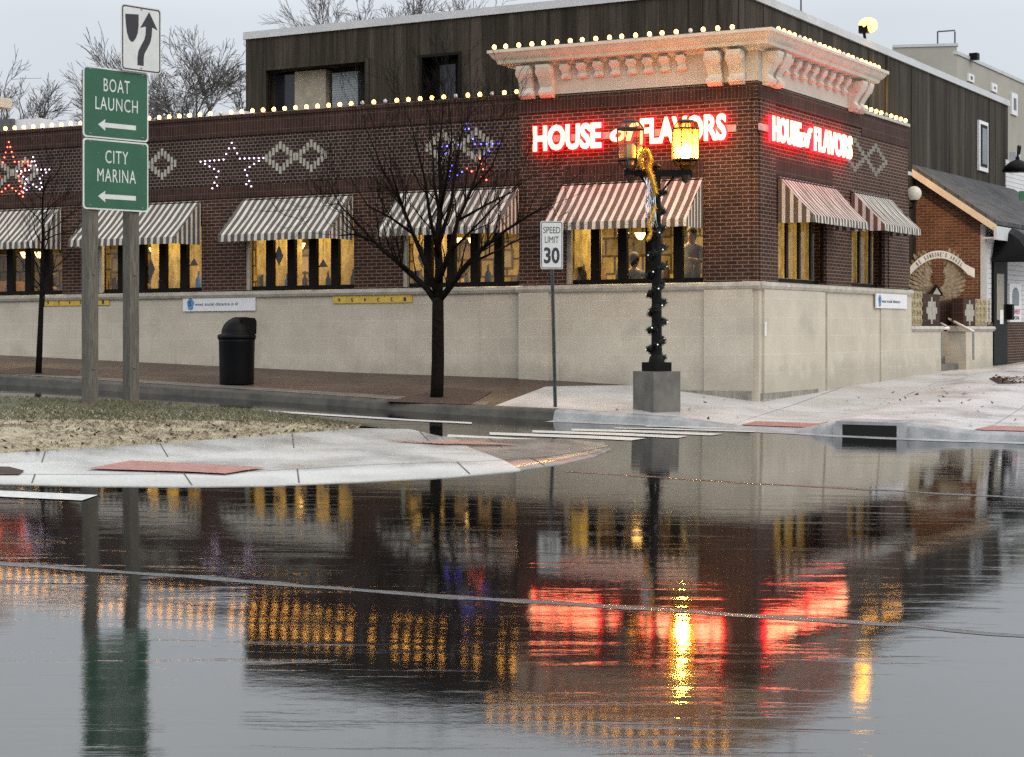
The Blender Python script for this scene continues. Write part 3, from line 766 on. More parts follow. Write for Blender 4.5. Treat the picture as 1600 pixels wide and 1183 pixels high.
# corner pilasters and head bands, a little proud
b = MB()
b.box(FL, .05, aL(1104), .03, .075, SILL+.02, ROOF-.05); b.build('pilaster', 'brick', rest); b = MB()
b.box(FR, .05, aR(1206), .03, .075, SILL+.02, ROOF-.05); b.build('pilaster', 'brick', rest); b = MB()
b.box(FR, aR(1384), REND, .045, .07, SILL+.02, 4.28)
b.build('pilaster', 'brick', rest)
b = MB()
for o in op_L[1:]+[(op_L[-1][1]+1.2, op_L[-1][1]+3.6)]:
    pass
b.box(FL, uB+.02, LEND-.1, -.02, .012, 4.42, 5.38); b.build('brick_panel', 'brick_grid', rest)
b = MB()
b.box(FL, uB+.015, LEND-.05, -.02, .028, 5.40, 5.765); b.box(FL, uB+.02, LEND-.05, -.02, .02, 4.16, 4.40)
b.box(FL, .0, uB-.01, .03, .085, 5.46, 5.72); b.box(FR, .0, 5.2, .03, .085, 5.46, 5.72)
b.box(FR, 5.22, REND, .04, .065, 5.32, 5.76); b.box(FL, aL(1100), aL(884), .03, .07, 4.14, 4.45); b.box(FR, aR(1206), aR(1296), .03, .066, 4.2, 4.5)
b.build('soldier_course', 'soldier', rest)
b = MB()
b.box(FL, uB-.05, LEND, -.34, .05, ROOF-.019, ROOF+.045)
b.build('parapet_coping', 'soldier', rest)
b = MB(); b.box(FR, 5.2, REND, -.34, .10, ROOF-.003, ROOF+.06); b.build('parapet_coping', 'coping', rest)
# frieze and cornice of the corner block
FT = 6.36
b = MB(); b.box(FL, .0, uB, -.35, .07, ROOF+.001, FT); b.box(FR, .0, 5.16, -.35, .071, ROOF-.003, FT)
c1 = C0+nL*.07+nR*.07
b.face([(C0+nL*.07).to_3d()+Vector((0, 0, ROOF)), c1.to_3d()+Vector((0, 0, ROOF)), c1.to_3d()+Vector((0, 0, FT)), (C0+nL*.07).to_3d()+Vector((0, 0, FT))], [(0, 0), (.07, 0), (.07, .6), (0, .6)])
b.face([(C0+nR*.07).to_3d()+Vector((0, 0, ROOF)), c1.to_3d()+Vector((0, 0, ROOF)), c1.to_3d()+Vector((0, 0, FT)), (C0+nR*.07).to_3d()+Vector((0, 0, FT))], [(0, 0), (.07, 0), (.07, .6), (0, .6)])
b.build('frieze', 'frieze', rest)
def outline(d, e):                                   # plan of the block at projection d, ends carried out by e
    mit = (nL+nR)/(1+nL.dot(nR))
    return [C0+dL*(uB+e)-nL*.6, C0+dL*(uB+e)+nL*d, C0+mit*d, C0+dR*(5.16+e)+nR*d, C0+dR*(5.16+e)-nR*.6]
def dz_at(p):
    u_, v_ = uv_of(p.x, p.y); return -.0085*max(0, u_) - .004*max(0, -v_)
CP = [(.08, FT-.06), (.12, FT-.05), (.14, FT), (.34, FT+.012), (.36, FT+.07), (.39, FT+.09), (.42, FT+.12), (.47, FT+.19), (.50, FT+.20), (.50, FT+.255), (-.3, FT+.28)]
b = MB(); prev = None
for d, z in CP:
    ring = [Vector((p.x, p.y, z+dz_at(p))) for p in outline(d, max(0, d*.9))]
    if prev: b.strip(prev, ring)
    prev = ring
b.build('cornice', 'cornice', rest, merge=True)
def bracket(fr, a, wd, dep, ht, parent=rest):
    b = MB(); pr = [(0, 0)]
    for i in range(13):                               # S-shaped console: wide scroll on top, small one below
        t = i/12; z = -t*ht
        x = dep*(.62+.38*math.cos(t*math.pi*1.15)) if t < .72 else dep*(.30+.30*math.sin((t-.72)/.28*math.pi))
        pr.append((max(.03, x), z))
    pr.append((0, -ht))
    b.prism(fr, [(x+.07, FT-.062+z) for x, z in pr], a-wd/2, a+wd/2)
    for sx in (-1, 1):                                # scrolls and leaf on the cheeks
        ctr = fr.P(a+sx*wd*.5, .07+dep*.62, FT-.062-ht*.2); ax = Vector((fr.d.x, fr.d.y, 0))*sx
        b.tube([ctr-ax*.01, ctr+ax*.02], dep*.27, 12)
        b.tube([ctr+ax*.018, ctr+ax*.032], dep*.13, 10)
        c2 = fr.P(a+sx*wd*.5, .07+dep*.32, FT-.062-ht*.84); b.tube([c2-ax*.01, c2+ax*.016], dep*.17, 10)
    for k in range(3): b.prism(fr, [(.08+dep*.30*j, FT-.062-ht*(.80+.05*k)+dd) for j, dd in ((0, 0), (1, .01), (1, .03), (0, .035))], a-wd*(.42-.05*k), a+wd*(.42-.05*k))
    return b.build('bracket', 'cornice', parent)
for px in (822, 853, 1116, 1150): bracket(FL, aL(px, .2), .26, .32, .58)
for t in (.25, .62, 4.55, 4.92): bracket(FR, t, .24, .32, .58)
for i in range(9): bracket(FL, aL(885+(1092-885)*i/8, .1), .15, .17, .26) if i < 8 else None
for i in range(8): bracket(FR, 1.12+(4.1-1.12)*i/7, .16, .17, .28)
# roof slab and interior shell
b = MB()
def slab(z0, z1, pts, mb, mi=0):
    n = len(pts); mb.face([(p.x, p.y, z1) for p in pts], [(p.x, p.y) for p in pts], mi); mb.face([(p.x, p.y, z0) for p in reversed(pts)], [(p.x, p.y) for p in reversed(pts)], mi)
    for i in range(n):
        p, q = pts[i], pts[(i+1) % n]; mb.face([(p.x, p.y, z0), (q.x, q.y, z0), (q.x, q.y, z1), (p.x, p.y, z1)], [(0, z0), (1, z0), (1, z1), (0, z1)], mi)
def inner(e, rd=7.6, ld=LEND-.3): return [C0+dL*.35*1-nL*e-nR*0+dR*0, C0+dL*ld-nL*e, C0+dL*ld-nL*rd, C0+dR*7.8-nR*.32+dL*0]
slab(5.2, 5.4, inner(.31), b); b.build('roof', 'roof_flat', rest)
b = MB(); slab(1.1, 1.2, inner(.36), b); b.build('floor', 'in_floor', rest)
b = MB(); slab(4.0, 4.06, inner(.32), b); b.build('ceiling', 'tan_panel', rest)
b = MB()
b.box(FL, .5, LEND-.4, -4.3, -4.2, 1.2, 4.0); b.box(FL, LEND-.4, LEND-.3, -4.3, -.35, 1.2, 4.0)
b.box(FR, 7.6, 7.7, -3.2, -.32, 1.2, 4.0); b.box(FR, 3.5, 7.6, -3.3, -3.2, 1.2, 4.0)
b.build('interior_wall', 'interior_wall', rest)
b = MB(); b.box(FL, LEND, LEND+.3, -8, .0, -.6, ROOF); b.box(FL, .2, LEND, -8.3, -8, -.6, ROOF-.3); b.box(FR, REND-.3, REND-.01, -1.7, -.3, -.6, ROOF-.1); b.build('rear_wall', 'brick', rest)

# windows: dark frame with mullions > panes
def window(fr, a0, a1, n, jamb_at, mw=.085, dp=.09):
    lo, hi = min(a0, a1), max(a0, a1); b = MB(); wf = -.12
    b.box(fr, lo, hi, wf-.08, wf, wbot, wbot+.075); b.box(fr, lo, hi, wf-.08, wf, wtop-.10, wtop)
    pw = (hi-lo)/n; wf = wf if mw > .06 else -.03
    for i in range(n+1):
        c = lo+pw*i; hw = mw if 0 < i < n else .06
        b.box(fr, max(lo, c-hw), min(hi, c+hw), wf-dp, wf+.01, wbot+.075, wtop-.10)
    f = b.build('window', 'frame', rest)
    for i in range(n):
        p = MB(); x0, x1 = lo+pw*i+.06, lo+pw*(i+1)-.06
        p.face([fr.P(x0, wf-.05, wbot+.07), fr.P(x1, wf-.05, wbot+.07), fr.P(x1, wf-.05, wtop-.09), fr.P(x0, wf-.05, wtop-.09)])
        p.build('pane', 'pane', f)
    j = MB(); ja = hi if jamb_at > 0 else lo
    j.box(fr, ja-.09 if jamb_at > 0 else ja, ja if jamb_at > 0 else ja+.09, -.118 if mw > .06 else -.28, -.035, wbot, wtop); j.build('jamb', 'coping', f)
    return f
for o in op_L: window(FL, o[0], o[1]-.001, 5, 1)
window(FR, *op_R[0], 4, -1, .05, .03); window(FR, *op_R[1], 3, -1, .05, .03)
# light brickwork ornaments: pairs of rings
def ornament_left(px, py, parent=rest):
    a = aL(px); z = FL.z_of(px, py); b = MB()
    for c in (-.36, .36):
        for i in range(-4, 5):
            dy = (4-abs(i))*.062
            for s in ((-1, 1) if dy > 0 else (1,)):
                x = a+c+i*.082; zc = z+s*dy
                b.box(FL, x-.027, x+.027, .005, .026, zc-.075, zc+.075)
    return b.build('ornament', 'tile_light', parent)
for px, py in ((463, 245), (232, 258), (20, 270), (718, 228)): ornament_left(px, py)
b = MB(); a_, z_ = aR(1352, .05), FR.z_of(1352, 246, .05)
for c in (-.62, .62):
    for i in range(-4, 5):
        k = 4-abs(i)
        for s in (-1, 1):
            for e in (0, 1):
                zc = z_+s*k*.0677*1.05
                b.box(FR, a_+c+i*.15-.09, a_+c+i*.15+.09, .04, .058, zc-.055, zc+.055)
b.build('ornament', 'tile_light', rest)
# far-left second block with its cornice end
b = MB(); u2 = 16.95
b.box(FL, u2+.45, LEND, -.3, .05, ROOF+.047, FT); b.prism(FL, [(-.3, FT), (.2, FT), (.4, FT+.12), (.4, FT+.2), (-.3, FT+.22)], u2, LEND)
b.build('second_cornice', 'cornice', rest)

# ------------------------------------------------------------------ things on the restaurant walls
def awning(fr, a0, a1, zt, zf, d, label, val=.135, w0=.03, tri=True):
    lo, hi = min(a0, a1), max(a0, a1)
    r = thing('awning', label, 'awning', fr.P((lo+hi)/2, w0, zt), 'striped window awnings')
    b = MB(); P = fr.P; wi = w0+d; n = 12
    sag = lambda t: -.02*math.sin(math.pi*t)
    T = [P(lo+(hi-lo)*i/24, w0, zt) for i in range(25)]; Q = [P(lo+(hi-lo)*i/24, (w0+wi)/2, (zt+zf)/2-.022-.012*math.sin(i*.9+lo)-.01*math.sin(i*2.3+hi)) for i in range(25)]; Bm = [P(lo+(hi-lo)*i/24, wi, zf) for i in range(25)]
    for A_, B_ in ((T, Q), (Q, Bm)):
        for i in range(24):
            x0, x1 = lo+(hi-lo)*i/24, lo+(hi-lo)*(i+1)/24
            b.face([A_[i], A_[i+1], B_[i+1], B_[i]], [(x0, 0), (x1, 0), (x1, 1), (x0, 1)])
    b.build('canopy', 'awning_cloth', r, merge=False)
    v = MB()
    for i in range(24):
        x0, x1 = lo+(hi-lo)*i/24, lo+(hi-lo)*(i+1)/24
        q0, q1 = .012*math.sin(i*1.7), .012*math.sin((i+1)*1.7)
        v.face([P(x0, wi+.004, zf), P(x1, wi+.004, zf), P(x1, wi+.01+q1, zf-val), P(x0, wi+.01+q0, zf-val)], [(x0, 0), (x1, 0), (x1, 1), (x0, 1)])
    for x in (lo, hi):
        v.face([P(x, w0, zf), P(x, wi, zf), P(x, wi, zf-val), P(x, w0, zf-val)], [(w0, 0), (wi, 0), (wi, 1), (w0, 1)])
    v.build('valance', 'awning_cloth', r)
    for x in (lo, hi):
        s = MB(); s.face([P(x, w0, zt), P(x, wi, zf), P(x, w0, zf)], [(w0, 0), (wi, 0), (w0, 1)]); s.build('side_flap', 'awning_cloth', r)
    f = MB()
    for x in (lo+.015, hi-.015): f.tube([P(x, w0, zt-.03), P(x, wi-.02, zf-.012)], .012, 6); f.tube([P(x, w0, zf-.01), P(x, wi-.02, zf-.014)], .012, 6)
    f.tube([P(lo, wi-.02, zf-.02), P(hi, wi-.02, zf-.02)], .012, 6); f.tube([P(lo, w0+.02, zt-.03), P(hi, w0+.02, zt-.03)], .02, 6)
    f.build('awning_frame', 'metal_black', r)
    return r
awl = ['red lit striped awning left of the corner, behind the street lamp', 'striped awning behind the large bare tree', 'striped awning between the large bare tree and the litter bin', 'striped awning behind the wooden posts of the green signs', 'striped awning at the left picture edge']
for o, l in zip(op_L, awl): awning(FL, o[0]+.0, o[1]+.03, 4.12, 3.36, .86, l, w0=.06 if o is op_L[0] else .035)
awning(FR, aR(1209), aR(1299), 4.17, 3.47, .66, 'pink lit striped awning on the right face below the small neon sign', w0=.08)
awning(FR, aR(1324), aR(1384), 4.17, 3.50, .66, 'smaller striped awning at the right end of the brick building', w0=.08)

def neon(fr, words, zb, ht, label, raceway):
    """words: (text, a_left, a_right, dz, scale, shear)"""
    a_all = [a for w_ in words for a in w_[1:3]]
    r = thing('neon_sign', label, 'neon sign', fr.P(sum(a_all)/len(a_all), .1, zb), 'red and cream neon signs')
    sg = fr.right
    for txt, a0, a1, dz, hs, sh in words:
        wd = abs(a1-a0); fn = lambda x, dpt, z, a0=a0: fr.P(a0+sg*x, .12+dpt, z)
        m0 = MB(); text_mb(m0, txt, fn, wd+.02, ht*hs+.02, -.010, zb+dz-.010, .07, .040, shear=sh); can = m0.build('lettering', 'neon_red', r)
        m1 = MB(); text_mb(m1, txt, fn, wd-.005, ht*hs-.008, .002, zb+dz+.004, .02, .034, shear=sh, w0=.074); m1.build('tube_face', 'neon_core', can)
    rb = MB(); rb.box(fr, raceway[0], raceway[1], .09, .125, zb+ht*.36, zb+ht*.62)
    rb.build('raceway', 'raceway', r)
    return r
zb = FL.z_of(836, 238, .12)
g = lambda px: aL(px, .12)
neon(FL, [('HOUSE', g(836), g(942), 0, 1.0, 0), ('of', g(956), g(1002), .10, .72, .25), ('FLAVORS', g(1003), g(1137), .02, 1.0, 0)], zb, .475, 'large red and cream neon sign on the left face behind the lanterns', (g(1150), g(838)))
zb = FR.z_of(1202, 221, .12); g = lambda px: aR(px, .12)
neon(FR, [('HOUSE', g(1201), g(1245), 0, 1.0, 0), ('of', g(1243), g(1262), .02, .85, .25), ('FLAVORS', g(1266), g(1325), 0, 1.0, 0)], zb, .455, 'smaller red and cream neon sign on the right face above the awnings', (g(1187), g(1326)))

bulb_me = None
def bulb_obj(parent, p, lit=True):
    global bulb_me, bulb_off_me
    if bulb_me is None:
        b = MB(); b.ball((0, 0, .045), .038, 10, 7, 0, (1, 1, 1.15)); b.lathe((0, 0, -.012), [(.022, 0), (.022, .022)], 8, 1)
        t = b.build('bulb', ['bulb', 'socket'], None, True); bulb_me = t.data; bpy.data.objects.remove(t)
        bulb_off_me = bulb_me.copy(); bulb_off_me.materials[0] = M['bulb_off']
    o = bpy.data.objects.new('bulb', bulb_me if lit else bulb_off_me); COL.objects.link(o); o.parent = parent
    o.location = Vector(p)-Vector(parent.location)
    return o
def bulb_string(pts, label, off=()):
    r = thing('bulb_string', label, 'string lights', pts[0], 'strings of warm bulbs along the roof edges')
    b = MB(); b.tube([p-Vector((0, 0, .014)) for p in pts], .012, 5); b.build('cable', 'socket', r)
    for i, p in enumerate(pts): bulb_obj(r, p, i not in off)
L0, L1 = aL(803), aL(-60)
pts = [FL.P(aL(808)+.255*i, .02, ROOF+.060) for i in range(int((aL(-90)-aL(808))/.255))]
bulb_string(pts, 'long string of warm bulbs along the left parapet', off=(2, 5, 11, 13, 26, 34, 35))
pts = [FL.P(.28+.255*i+.01*(i % 3), .42, FT+.272) for i in range(19)]
bulb_string(pts, 'string of warm bulbs on the white cornice facing the street', off=(3,))
pts = [FR.P(.18+.247*i, .36, FT+.272) for i in range(22)]
bulb_string(pts, 'string of warm bulbs on the white cornice above the small neon sign', off=(4, 7, 13, 16))
pts = [FR.P(5.5+.31*i, .05, ROOF+.075) for i in range(9)]
bulb_string(pts, 'short string of warm bulbs on the low parapet at the right end', off=(4,))

def star_light(px, py, r, label, cols, squash=1.0):
    a, z = aL(px), FL.z_of(px, py)
    root = thing('star_light', label, 'light decoration', FL.P(a, .03, z), 'star shaped lights on the brick band')
    V = [(r*(1 if i % 2 == 0 else .42)*math.sin(i*math.pi/5), r*(1 if i % 2 == 0 else .42)*math.cos(i*math.pi/5)*squash) for i in range(10)]
    meshes = {}
    w_ = MB(); w_.tube([FL.P(a-x, .03, z+y) for x, y in V+V[:1]], .006, 4); w_.build('wire', 'socket', root)
    for k in range(10):
        p, q = V[k], V[(k+1) % 10]; L = math.hypot(q[0]-p[0], q[1]-p[1]); n = max(2, round(L/.115))
        for j in range(n):
            x, y = p[0]+(q[0]-p[0])*j/n, p[1]+(q[1]-p[1])*j/n
            c = cols(x/r, y/r, k)
            if c is None: continue
            if c not in meshes:
                b = MB(); b.ball((0, 0, 0), .0155, 7, 5); t = b.build('bulb', c, None, True); meshes[c] = t.data; bpy.data.objects.remove(t)
            o = bpy.data.objects.new('bulb', meshes[c]); COL.objects.link(o); o.parent = root; o.location = FL.P(a-x, .045, z+y)-Vector(root.location)
star_light(364, 262, .80, 'star of white lights between two wall ornaments', lambda x, y, k: 'led_white' if k not in (4, 5) or abs(x) > .3 else None, .62)
star_light(731, 243, .70, 'star of blue and red lights behind the large bare tree', lambda x, y, k: 'led_red' if (x > .0 and y < -.05) else ('led_blue' if rnd.random() < .7 else None), .85)
star_light(54, 276, .46, 'small star of white lights near the left picture edge', lambda x, y, k: 'led_white', .9)
star_light(16, 270, .66, 'star of red lights cut by the left picture edge', lambda x, y, k: 'led_red')

# boards on the stone base
def ruler_board(px0, px1, py, label):
    a0, a1 = aL(px1), aL(px0); z = FL.z_of((px0+px1)/2, py); L = a1-a0
    r = thing('ruler_board', label, 'ruler sign', FL.P((a0+a1)/2, .05, z-.08), 'yellow six foot ruler boards')
    b = MB(); b.box(FL, a0, a1, .035, .06, z-.08, z+.08); b.build('board', 'yellow_paint', r, bevel=.004)
    m = MB()
    for k in range(6):
        text_mb(m, str(k+1), lambda x, d, zz: FL.P(a1-x, .061+d, zz), .055, .075, L-(k+.62)*L/6, z-.055, .002, .02, flip=True)
    for k in range(25): m.box(FL, a0+L*(k+.5)/25-.004, a0+L*(k+.5)/25+.004, .0605, .063, z+.08-(.05 if k % 4 == 0 else .028), z+.076)
    m.build('lettering', 'ink', r)
ruler_board(70, 173, 471.5, 'yellow ruler board partly hidden by the wooden sign posts'); ruler_board(523, 646, 467, 'yellow ruler board left of the large bare tree')
def white_board(fr, px0, px1, py0, py1, text, label, w0=.04):
    a0, a1 = fr.a_of(px0, w0), fr.a_of(px1, w0); pm = (px0+px1)/2; z1, z0 = fr.z_of(pm, py0, w0), fr.z_of(pm, py1, w0); sg = fr.right
    r = thing('notice_board', label, 'sign', fr.P((a0+a1)/2, w0, z0), 'white notice boards on the stone base')
    b = MB(); b.box(fr, a0, a1, w0, w0+.03, z0, z1); b.build('board', 'white_paint', r, bevel=.003)
    L = abs(a1-a0); h = z1-z0; fn = lambda x, d, z: fr.P(a0+sg*x, w0+.031+d, z)
    m = MB(); 
    m.lathe((0, 0, 0), [(.001, 0)], 3) if False else None
    poly = [(a0+sg*(L*.11+.085*h/.3*math.cos(t)*(1+.12*math.sin(5*t))), (z0+z1)/2+.125*h/.3*math.sin(t)) for t in [i*math.pi/12 for i in range(24)]]
    m.plate(fr, poly, w0+.0305, w0+.034); 
    m.plate(fr, [(a0+sg*(L*.08), z0+h*.12), (a0+sg*(L*.14), z0+h*.12), (a0+sg*(L*.13), z0+h*.3), (a0+sg*(L*.09), z0+h*.3)], w0+.0305, w0+.0335)
    m.build('emblem', 'blue_ink', r)
    t = MB(); text_mb(t, 'S', fn, h*.22, h*.34, L*.085, z0+h*.38, .006, .01)
    text_mb(t, text, fn, L*.60, h*.22, L*.17, z0+h*.38, .003, .0, shear=.12)
    t.build('lettering', 'ink', r)
white_board(FL, 287, 400, 463.5, 486, 'weet social distance is 6!', 'long white notice board above the litter bin')
white_board(FR, 1367, 1415, 459.5, 482, 'weet social distance', 'short white notice board at the right end of the stone base', .135)
b = MB(); c = FR.P(.09, .155, 1.35); b.box(FR, .06, .11, .146, .165, 1.32, 1.52); b.box(FR, .055, .115, .146, .17, 1.52, 1.56)
tag(b.build('wall_tag', ['white_paint']), 'tiny white tag on the stone base at the building corner', 'tag')
b = MB(); p = FR.P(REND+.1, .15, FR.z_of(1416, 300, .15)); b.ball(p, .16, 20, 14)
gl = thing('globe_lamp', 'white globe lamp at the right end of the brick wall', 'lamp', p); b.build('globe', 'globe', gl, True)
b = MB(); b.tube([p+Vector((0, 0, -.15)), p+Vector((-.02, 0, -.3)), p+Vector((-.2, .1, -.34))], .025, 8); b.lathe(p+Vector((0, 0, -.19)), [(.07, 0), (.08, .05)], 12); b.build('arm', 'metal_black', gl)

# ------------------------------------------------------------------ life inside the windows
def fill_panel(fr, a, w_, e, c=(1, .77, .36)):  # added panel without a fixture, lights the room for the hanging lamps
    d = bpy.data.lights.new('fill_panel', 'AREA'); d.energy = e; d.color = c; d.shape = 'RECTANGLE'; d.size = 2.0; d.size_y = 1.2
    o = bpy.data.objects.new('fill_panel', d); COL.objects.link(o); p = fr.P(a, w_, 3.96); o.location = p
    o.rotation_euler = (0, 0, math.atan2(fr.d.y, fr.d.x)); return o
def pendant(fr, a, w_, z, label, e):
    p = fr.P(a, w_, z)
    r = thing('pendant_lamp', label, 'lamp', p, 'warm lamps hanging inside the restaurant')
    b = MB(); b.tube([p+Vector((0, 0, .12)), Vector((p.x, p.y, 3.99+fr.dz*a))], .012, 6)
    b.build('stem', 'metal_black', r)
    b = MB()
    for s in (-1, 1):
        q = p+Vector((.16*s, 0, .06)); b.tube([p+Vector((0, 0, .14)), p+Vector((.1*s, 0, .0)), q-Vector((0, 0, .03))], .012, 6)
    b.build('arms', 'metal_black', r)
    b = MB()
    for s in (-1, 1): b.lathe(p+Vector((.16*s, 0, .02)), [(.03, 0), (.07, .05), (.10, .12), (.11, .13)], 12)
    b.build('lamp_shade', 'lampglow', r, True)
    o = fill_panel(fr, a, w_-.4, e); o.location = Vector(o.location)-p; o.parent = r
pl = ['twin shade lamp hanging in the corner window', 'twin shade lamp hanging in the window behind the large tree', 'twin shade lamp hanging in the window above the litter bin', 'twin shade lamp hanging in the window behind the sign posts', 'twin shade lamp hanging in the leftmost window']
for o, l, e in zip(op_L, pl, (125, 105, 110, 115, 80)):
    pendant(FL, o[0]+(o[1]-o[0])*.66, -1.0, 3.10, l, e)
pendant(FR, 2.2, -1.3, 3.3, 'twin shade lamp hanging behind the right face windows', 40)
# pictures, panels and booths
def picture(fr, a, w_, z, pw, ph, label, cm):
    r = thing('framed_picture', label, 'picture', fr.P(a, w_, z), 'framed pictures on the restaurant wall')
    b = MB(); b.box(fr, a-pw/2, a+pw/2, w_, w_+.03, z-ph/2, z+ph/2); b.build('picture_frame', 'wood_in', r)
    b = MB(); b.box(fr, a-pw/2+.04, a+pw/2-.04, w_+.02, w_+.035, z-ph/2+.04, z+ph/2-.04); b.build('print', cm, r)
names = ['behind the corner window', 'behind the window of the large tree', 'behind the window above the bin', 'behind the window with the sign posts', 'behind the leftmost window']
szs = ['small', 'tall', 'wide', 'square', 'upper', 'lower']
for k, (o, nm) in enumerate(zip(op_L, names)):
    for j in range(5):
        picture(FL, o[0]+(o[1]-o[0])*(.1+.2*j)+rnd.uniform(-.1, .1), -4.19, 2.4+.62*((j+k) % 2)+rnd.uniform(-.1, .1), .32+.08*(j % 3), .42-.05*(j % 2),
                'framed print hung %s, number %d from the right' % (nm, j+1) if False else 'framed print %s, %s' % (nm, ('rightmost', 'second from right', 'middle one', 'second from left', 'leftmost')[j]),
                ('tile_light', 'shirt_grey', 'tan_panel', 'fascia', 'blue_ink')[(j+k) % 5])
def hanging(px, py, kind, label):
    a = FL.a_of(px, -.3); z = FL.z_of(px, py, -.3); p = FL.P(a, -.3, z)
    r = thing('window_hanging', label, 'ornament', p, 'dark ornaments hanging in the windows')
    b = MB(); b.plate(FL, [(a+.10, z), (a+.04, z+.14), (a, z+.21), (a-.04, z+.14), (a-.10, z), (a, z-.20)] if kind else [(a-.11, z-.07), (a, z+.09), (a+.11, z-.07)], -.305, -.295); b.build('ornament', 'wood_in', r)
    b = MB(); b.tube([p+Vector((0, 0, .08)), Vector((p.x, p.y, 3.98))], .006, 4); b.build('cord', 'metal_black', r)
for px, py, kd, lb in ((236, 421, 1, 'dark leaf shaped ornament right of the wooden sign posts'), (303, 410, 0, 'dark triangular ornament at the right of the window behind the posts'), (436, 400, 1, 'dark leaf shaped ornament in the window above the bin'), (505, 412, 0, 'dark triangular ornament in the window above the bin'), (660, 402, 1, 'dark leaf shaped ornament left of the large tree')): hanging(px, py, kd, lb)
bt_me = None
def bottles():
    for o, nm in zip(op_L, ('corner window', 'window behind the large tree', 'window above the bin', 'window behind the sign posts', 'leftmost window')):
        for j, wd_ in enumerate(('rightmost', 'second from right', 'fourth from right', 'third from right', 'leftmost')):
            a = o[0]+(o[1]-o[0])*(.08+.2*(0, 1, 3, 2, 4)[j]+rnd.uniform(-.03, .05)); p = FL.P(a, -.29, SILL+.045); k = rnd.uniform(.8, 1.3)
            r = thing('bottle', 'dark bottle on the inside ledge of the %s, %s' % (nm, wd_), 'bottle', p, 'bottles on the window ledges')
            b = MB(); b.lathe(p, [(.045*k, 0), (.05*k, .02), (.05*k, .16*k), (.02*k, .22*k), (.018*k, .29*k)], 10); b.build('body', rnd.choice(['wood_in', 'shirt_dark', 'blue_ink', 'tan_panel']), r, True)
            b = MB(); b.lathe(p+Vector((0, 0, .291*k)), [(.021*k, 0), (.021*k, .025)], 8); b.build('stopper', 'gold', r)
    for o, nm in zip(op_L, ('corner window', 'window behind the large tree', 'window above the bin', 'window behind the sign posts', 'leftmost window')):
        b = MB(); b.box(FL, o[0]+.01, o[1]-.01, -.38, -.215, SILL-.02, SILL+.044); b.build('ledge', 'wood_in', rest)
bottles()
def booth(fr, a, label):
    r = thing('booth_seat', label, 'booth', fr.P(a, -1.1, 1.2), 'wooden booth seats along the windows')
    b = MB(); b.box(fr, a-.06, a+.06, -1.6, -.45, 1.2, 2.62); b.build('backrest', 'wood_in', r, bevel=.02)
    b = MB(); b.box(fr, a-.5, a-.07, -1.58, -.47, 1.2, 1.66); b.box(fr, a+.07, a+.5, -1.58, -.47, 1.2, 1.66); b.build('seat', 'wood_in', r, bevel=.03)
for k, (o, nm) in enumerate(zip(op_L, names)):
    for j, s in ((.05, 'right'), (.97, 'left')):
        booth(FL, o[0]+(o[1]-o[0])*j, 'wooden booth seat %s, at its %s edge' % (nm, s))
def _cloth():
    m, n, p = mat('curtain_cloth'); o = n.nodes['Material Output']
    tl = N(n, 'ShaderNodeBsdfTranslucent'); x = noise(n, 9, 7, .75, 'Object', (1, 1, .45)); c = ramp(n, x.outputs[0], [(.3, (.20, .14, .05)), (.7, (.68, .53, .22))])
    n.links.new(c.outputs[0], tl.inputs[0]); n.links.new(c.outputs[0], p.inputs['Base Color']); p.inputs['Roughness'].default_value = .9
    a = N(n, 'ShaderNodeMixShader'); a.inputs[0].default_value = .6; n.links.new(p.outputs[0], a.inputs[1]); n.links.new(tl.outputs[0], a.inputs[2]); n.links.new(a.outputs[0], o.inputs[0]); M['curtain_cloth'] = m
_cloth()
def curtain(fr, a, wd, label, m_='curtain_cloth', wc_=-.22):
    b = MB(); n = int(wd*8)
    for i in range(n):
        x0, x1 = a-wd/2+wd*i/n, a-wd/2+wd*(i+1)/n; d0, d1 = .035*math.sin(i*1.8), .035*math.sin((i+1)*1.8)
        b.face([fr.P(x0, wc_+d0, wbot), fr.P(x1, wc_+d1, wbot), fr.P(x1, wc_+d1, wtop), fr.P(x0, wc_+d0, wtop)])
    tag(b.build('curtain', m_), label, 'curtain', 'amber curtains inside the windows')
for o, k0, k1, nm in ((op_L[1], .62, 1.0, 'in the window behind the large tree'), (op_L[2], .0, .42, 'at the right of the window above the litter bin'), (op_L[2], .58, 1.0, 'at the left of the window above the litter bin'), (op_L[3], .0, .6, 'in the window behind the sign posts'), (op_L[0], .80, 1.0, 'at the left of the corner window')):
    a0_, a1_ = o[0]+(o[1]-o[0])*k0, o[0]+(o[1]-o[0])*k1
    curtain(FL, (a0_+a1_)/2, a1_-a0_, 'amber lit thin curtain '+nm, wc_=-.45)
pendant(FR, 5.9, -1.2, 3.3, 'added twin shade lamp brightening the narrower right face window', 35)  # added lamp, put in to brighten the curtain of this window
curtain(FR, sum(op_R[0])/2+.25, 3.0, 'pale curtain drawn behind the wider window of the right face'); curtain(FR, sum(op_R[1])/2+.2, 2.2, 'pale curtain drawn behind the narrower window of the right face')

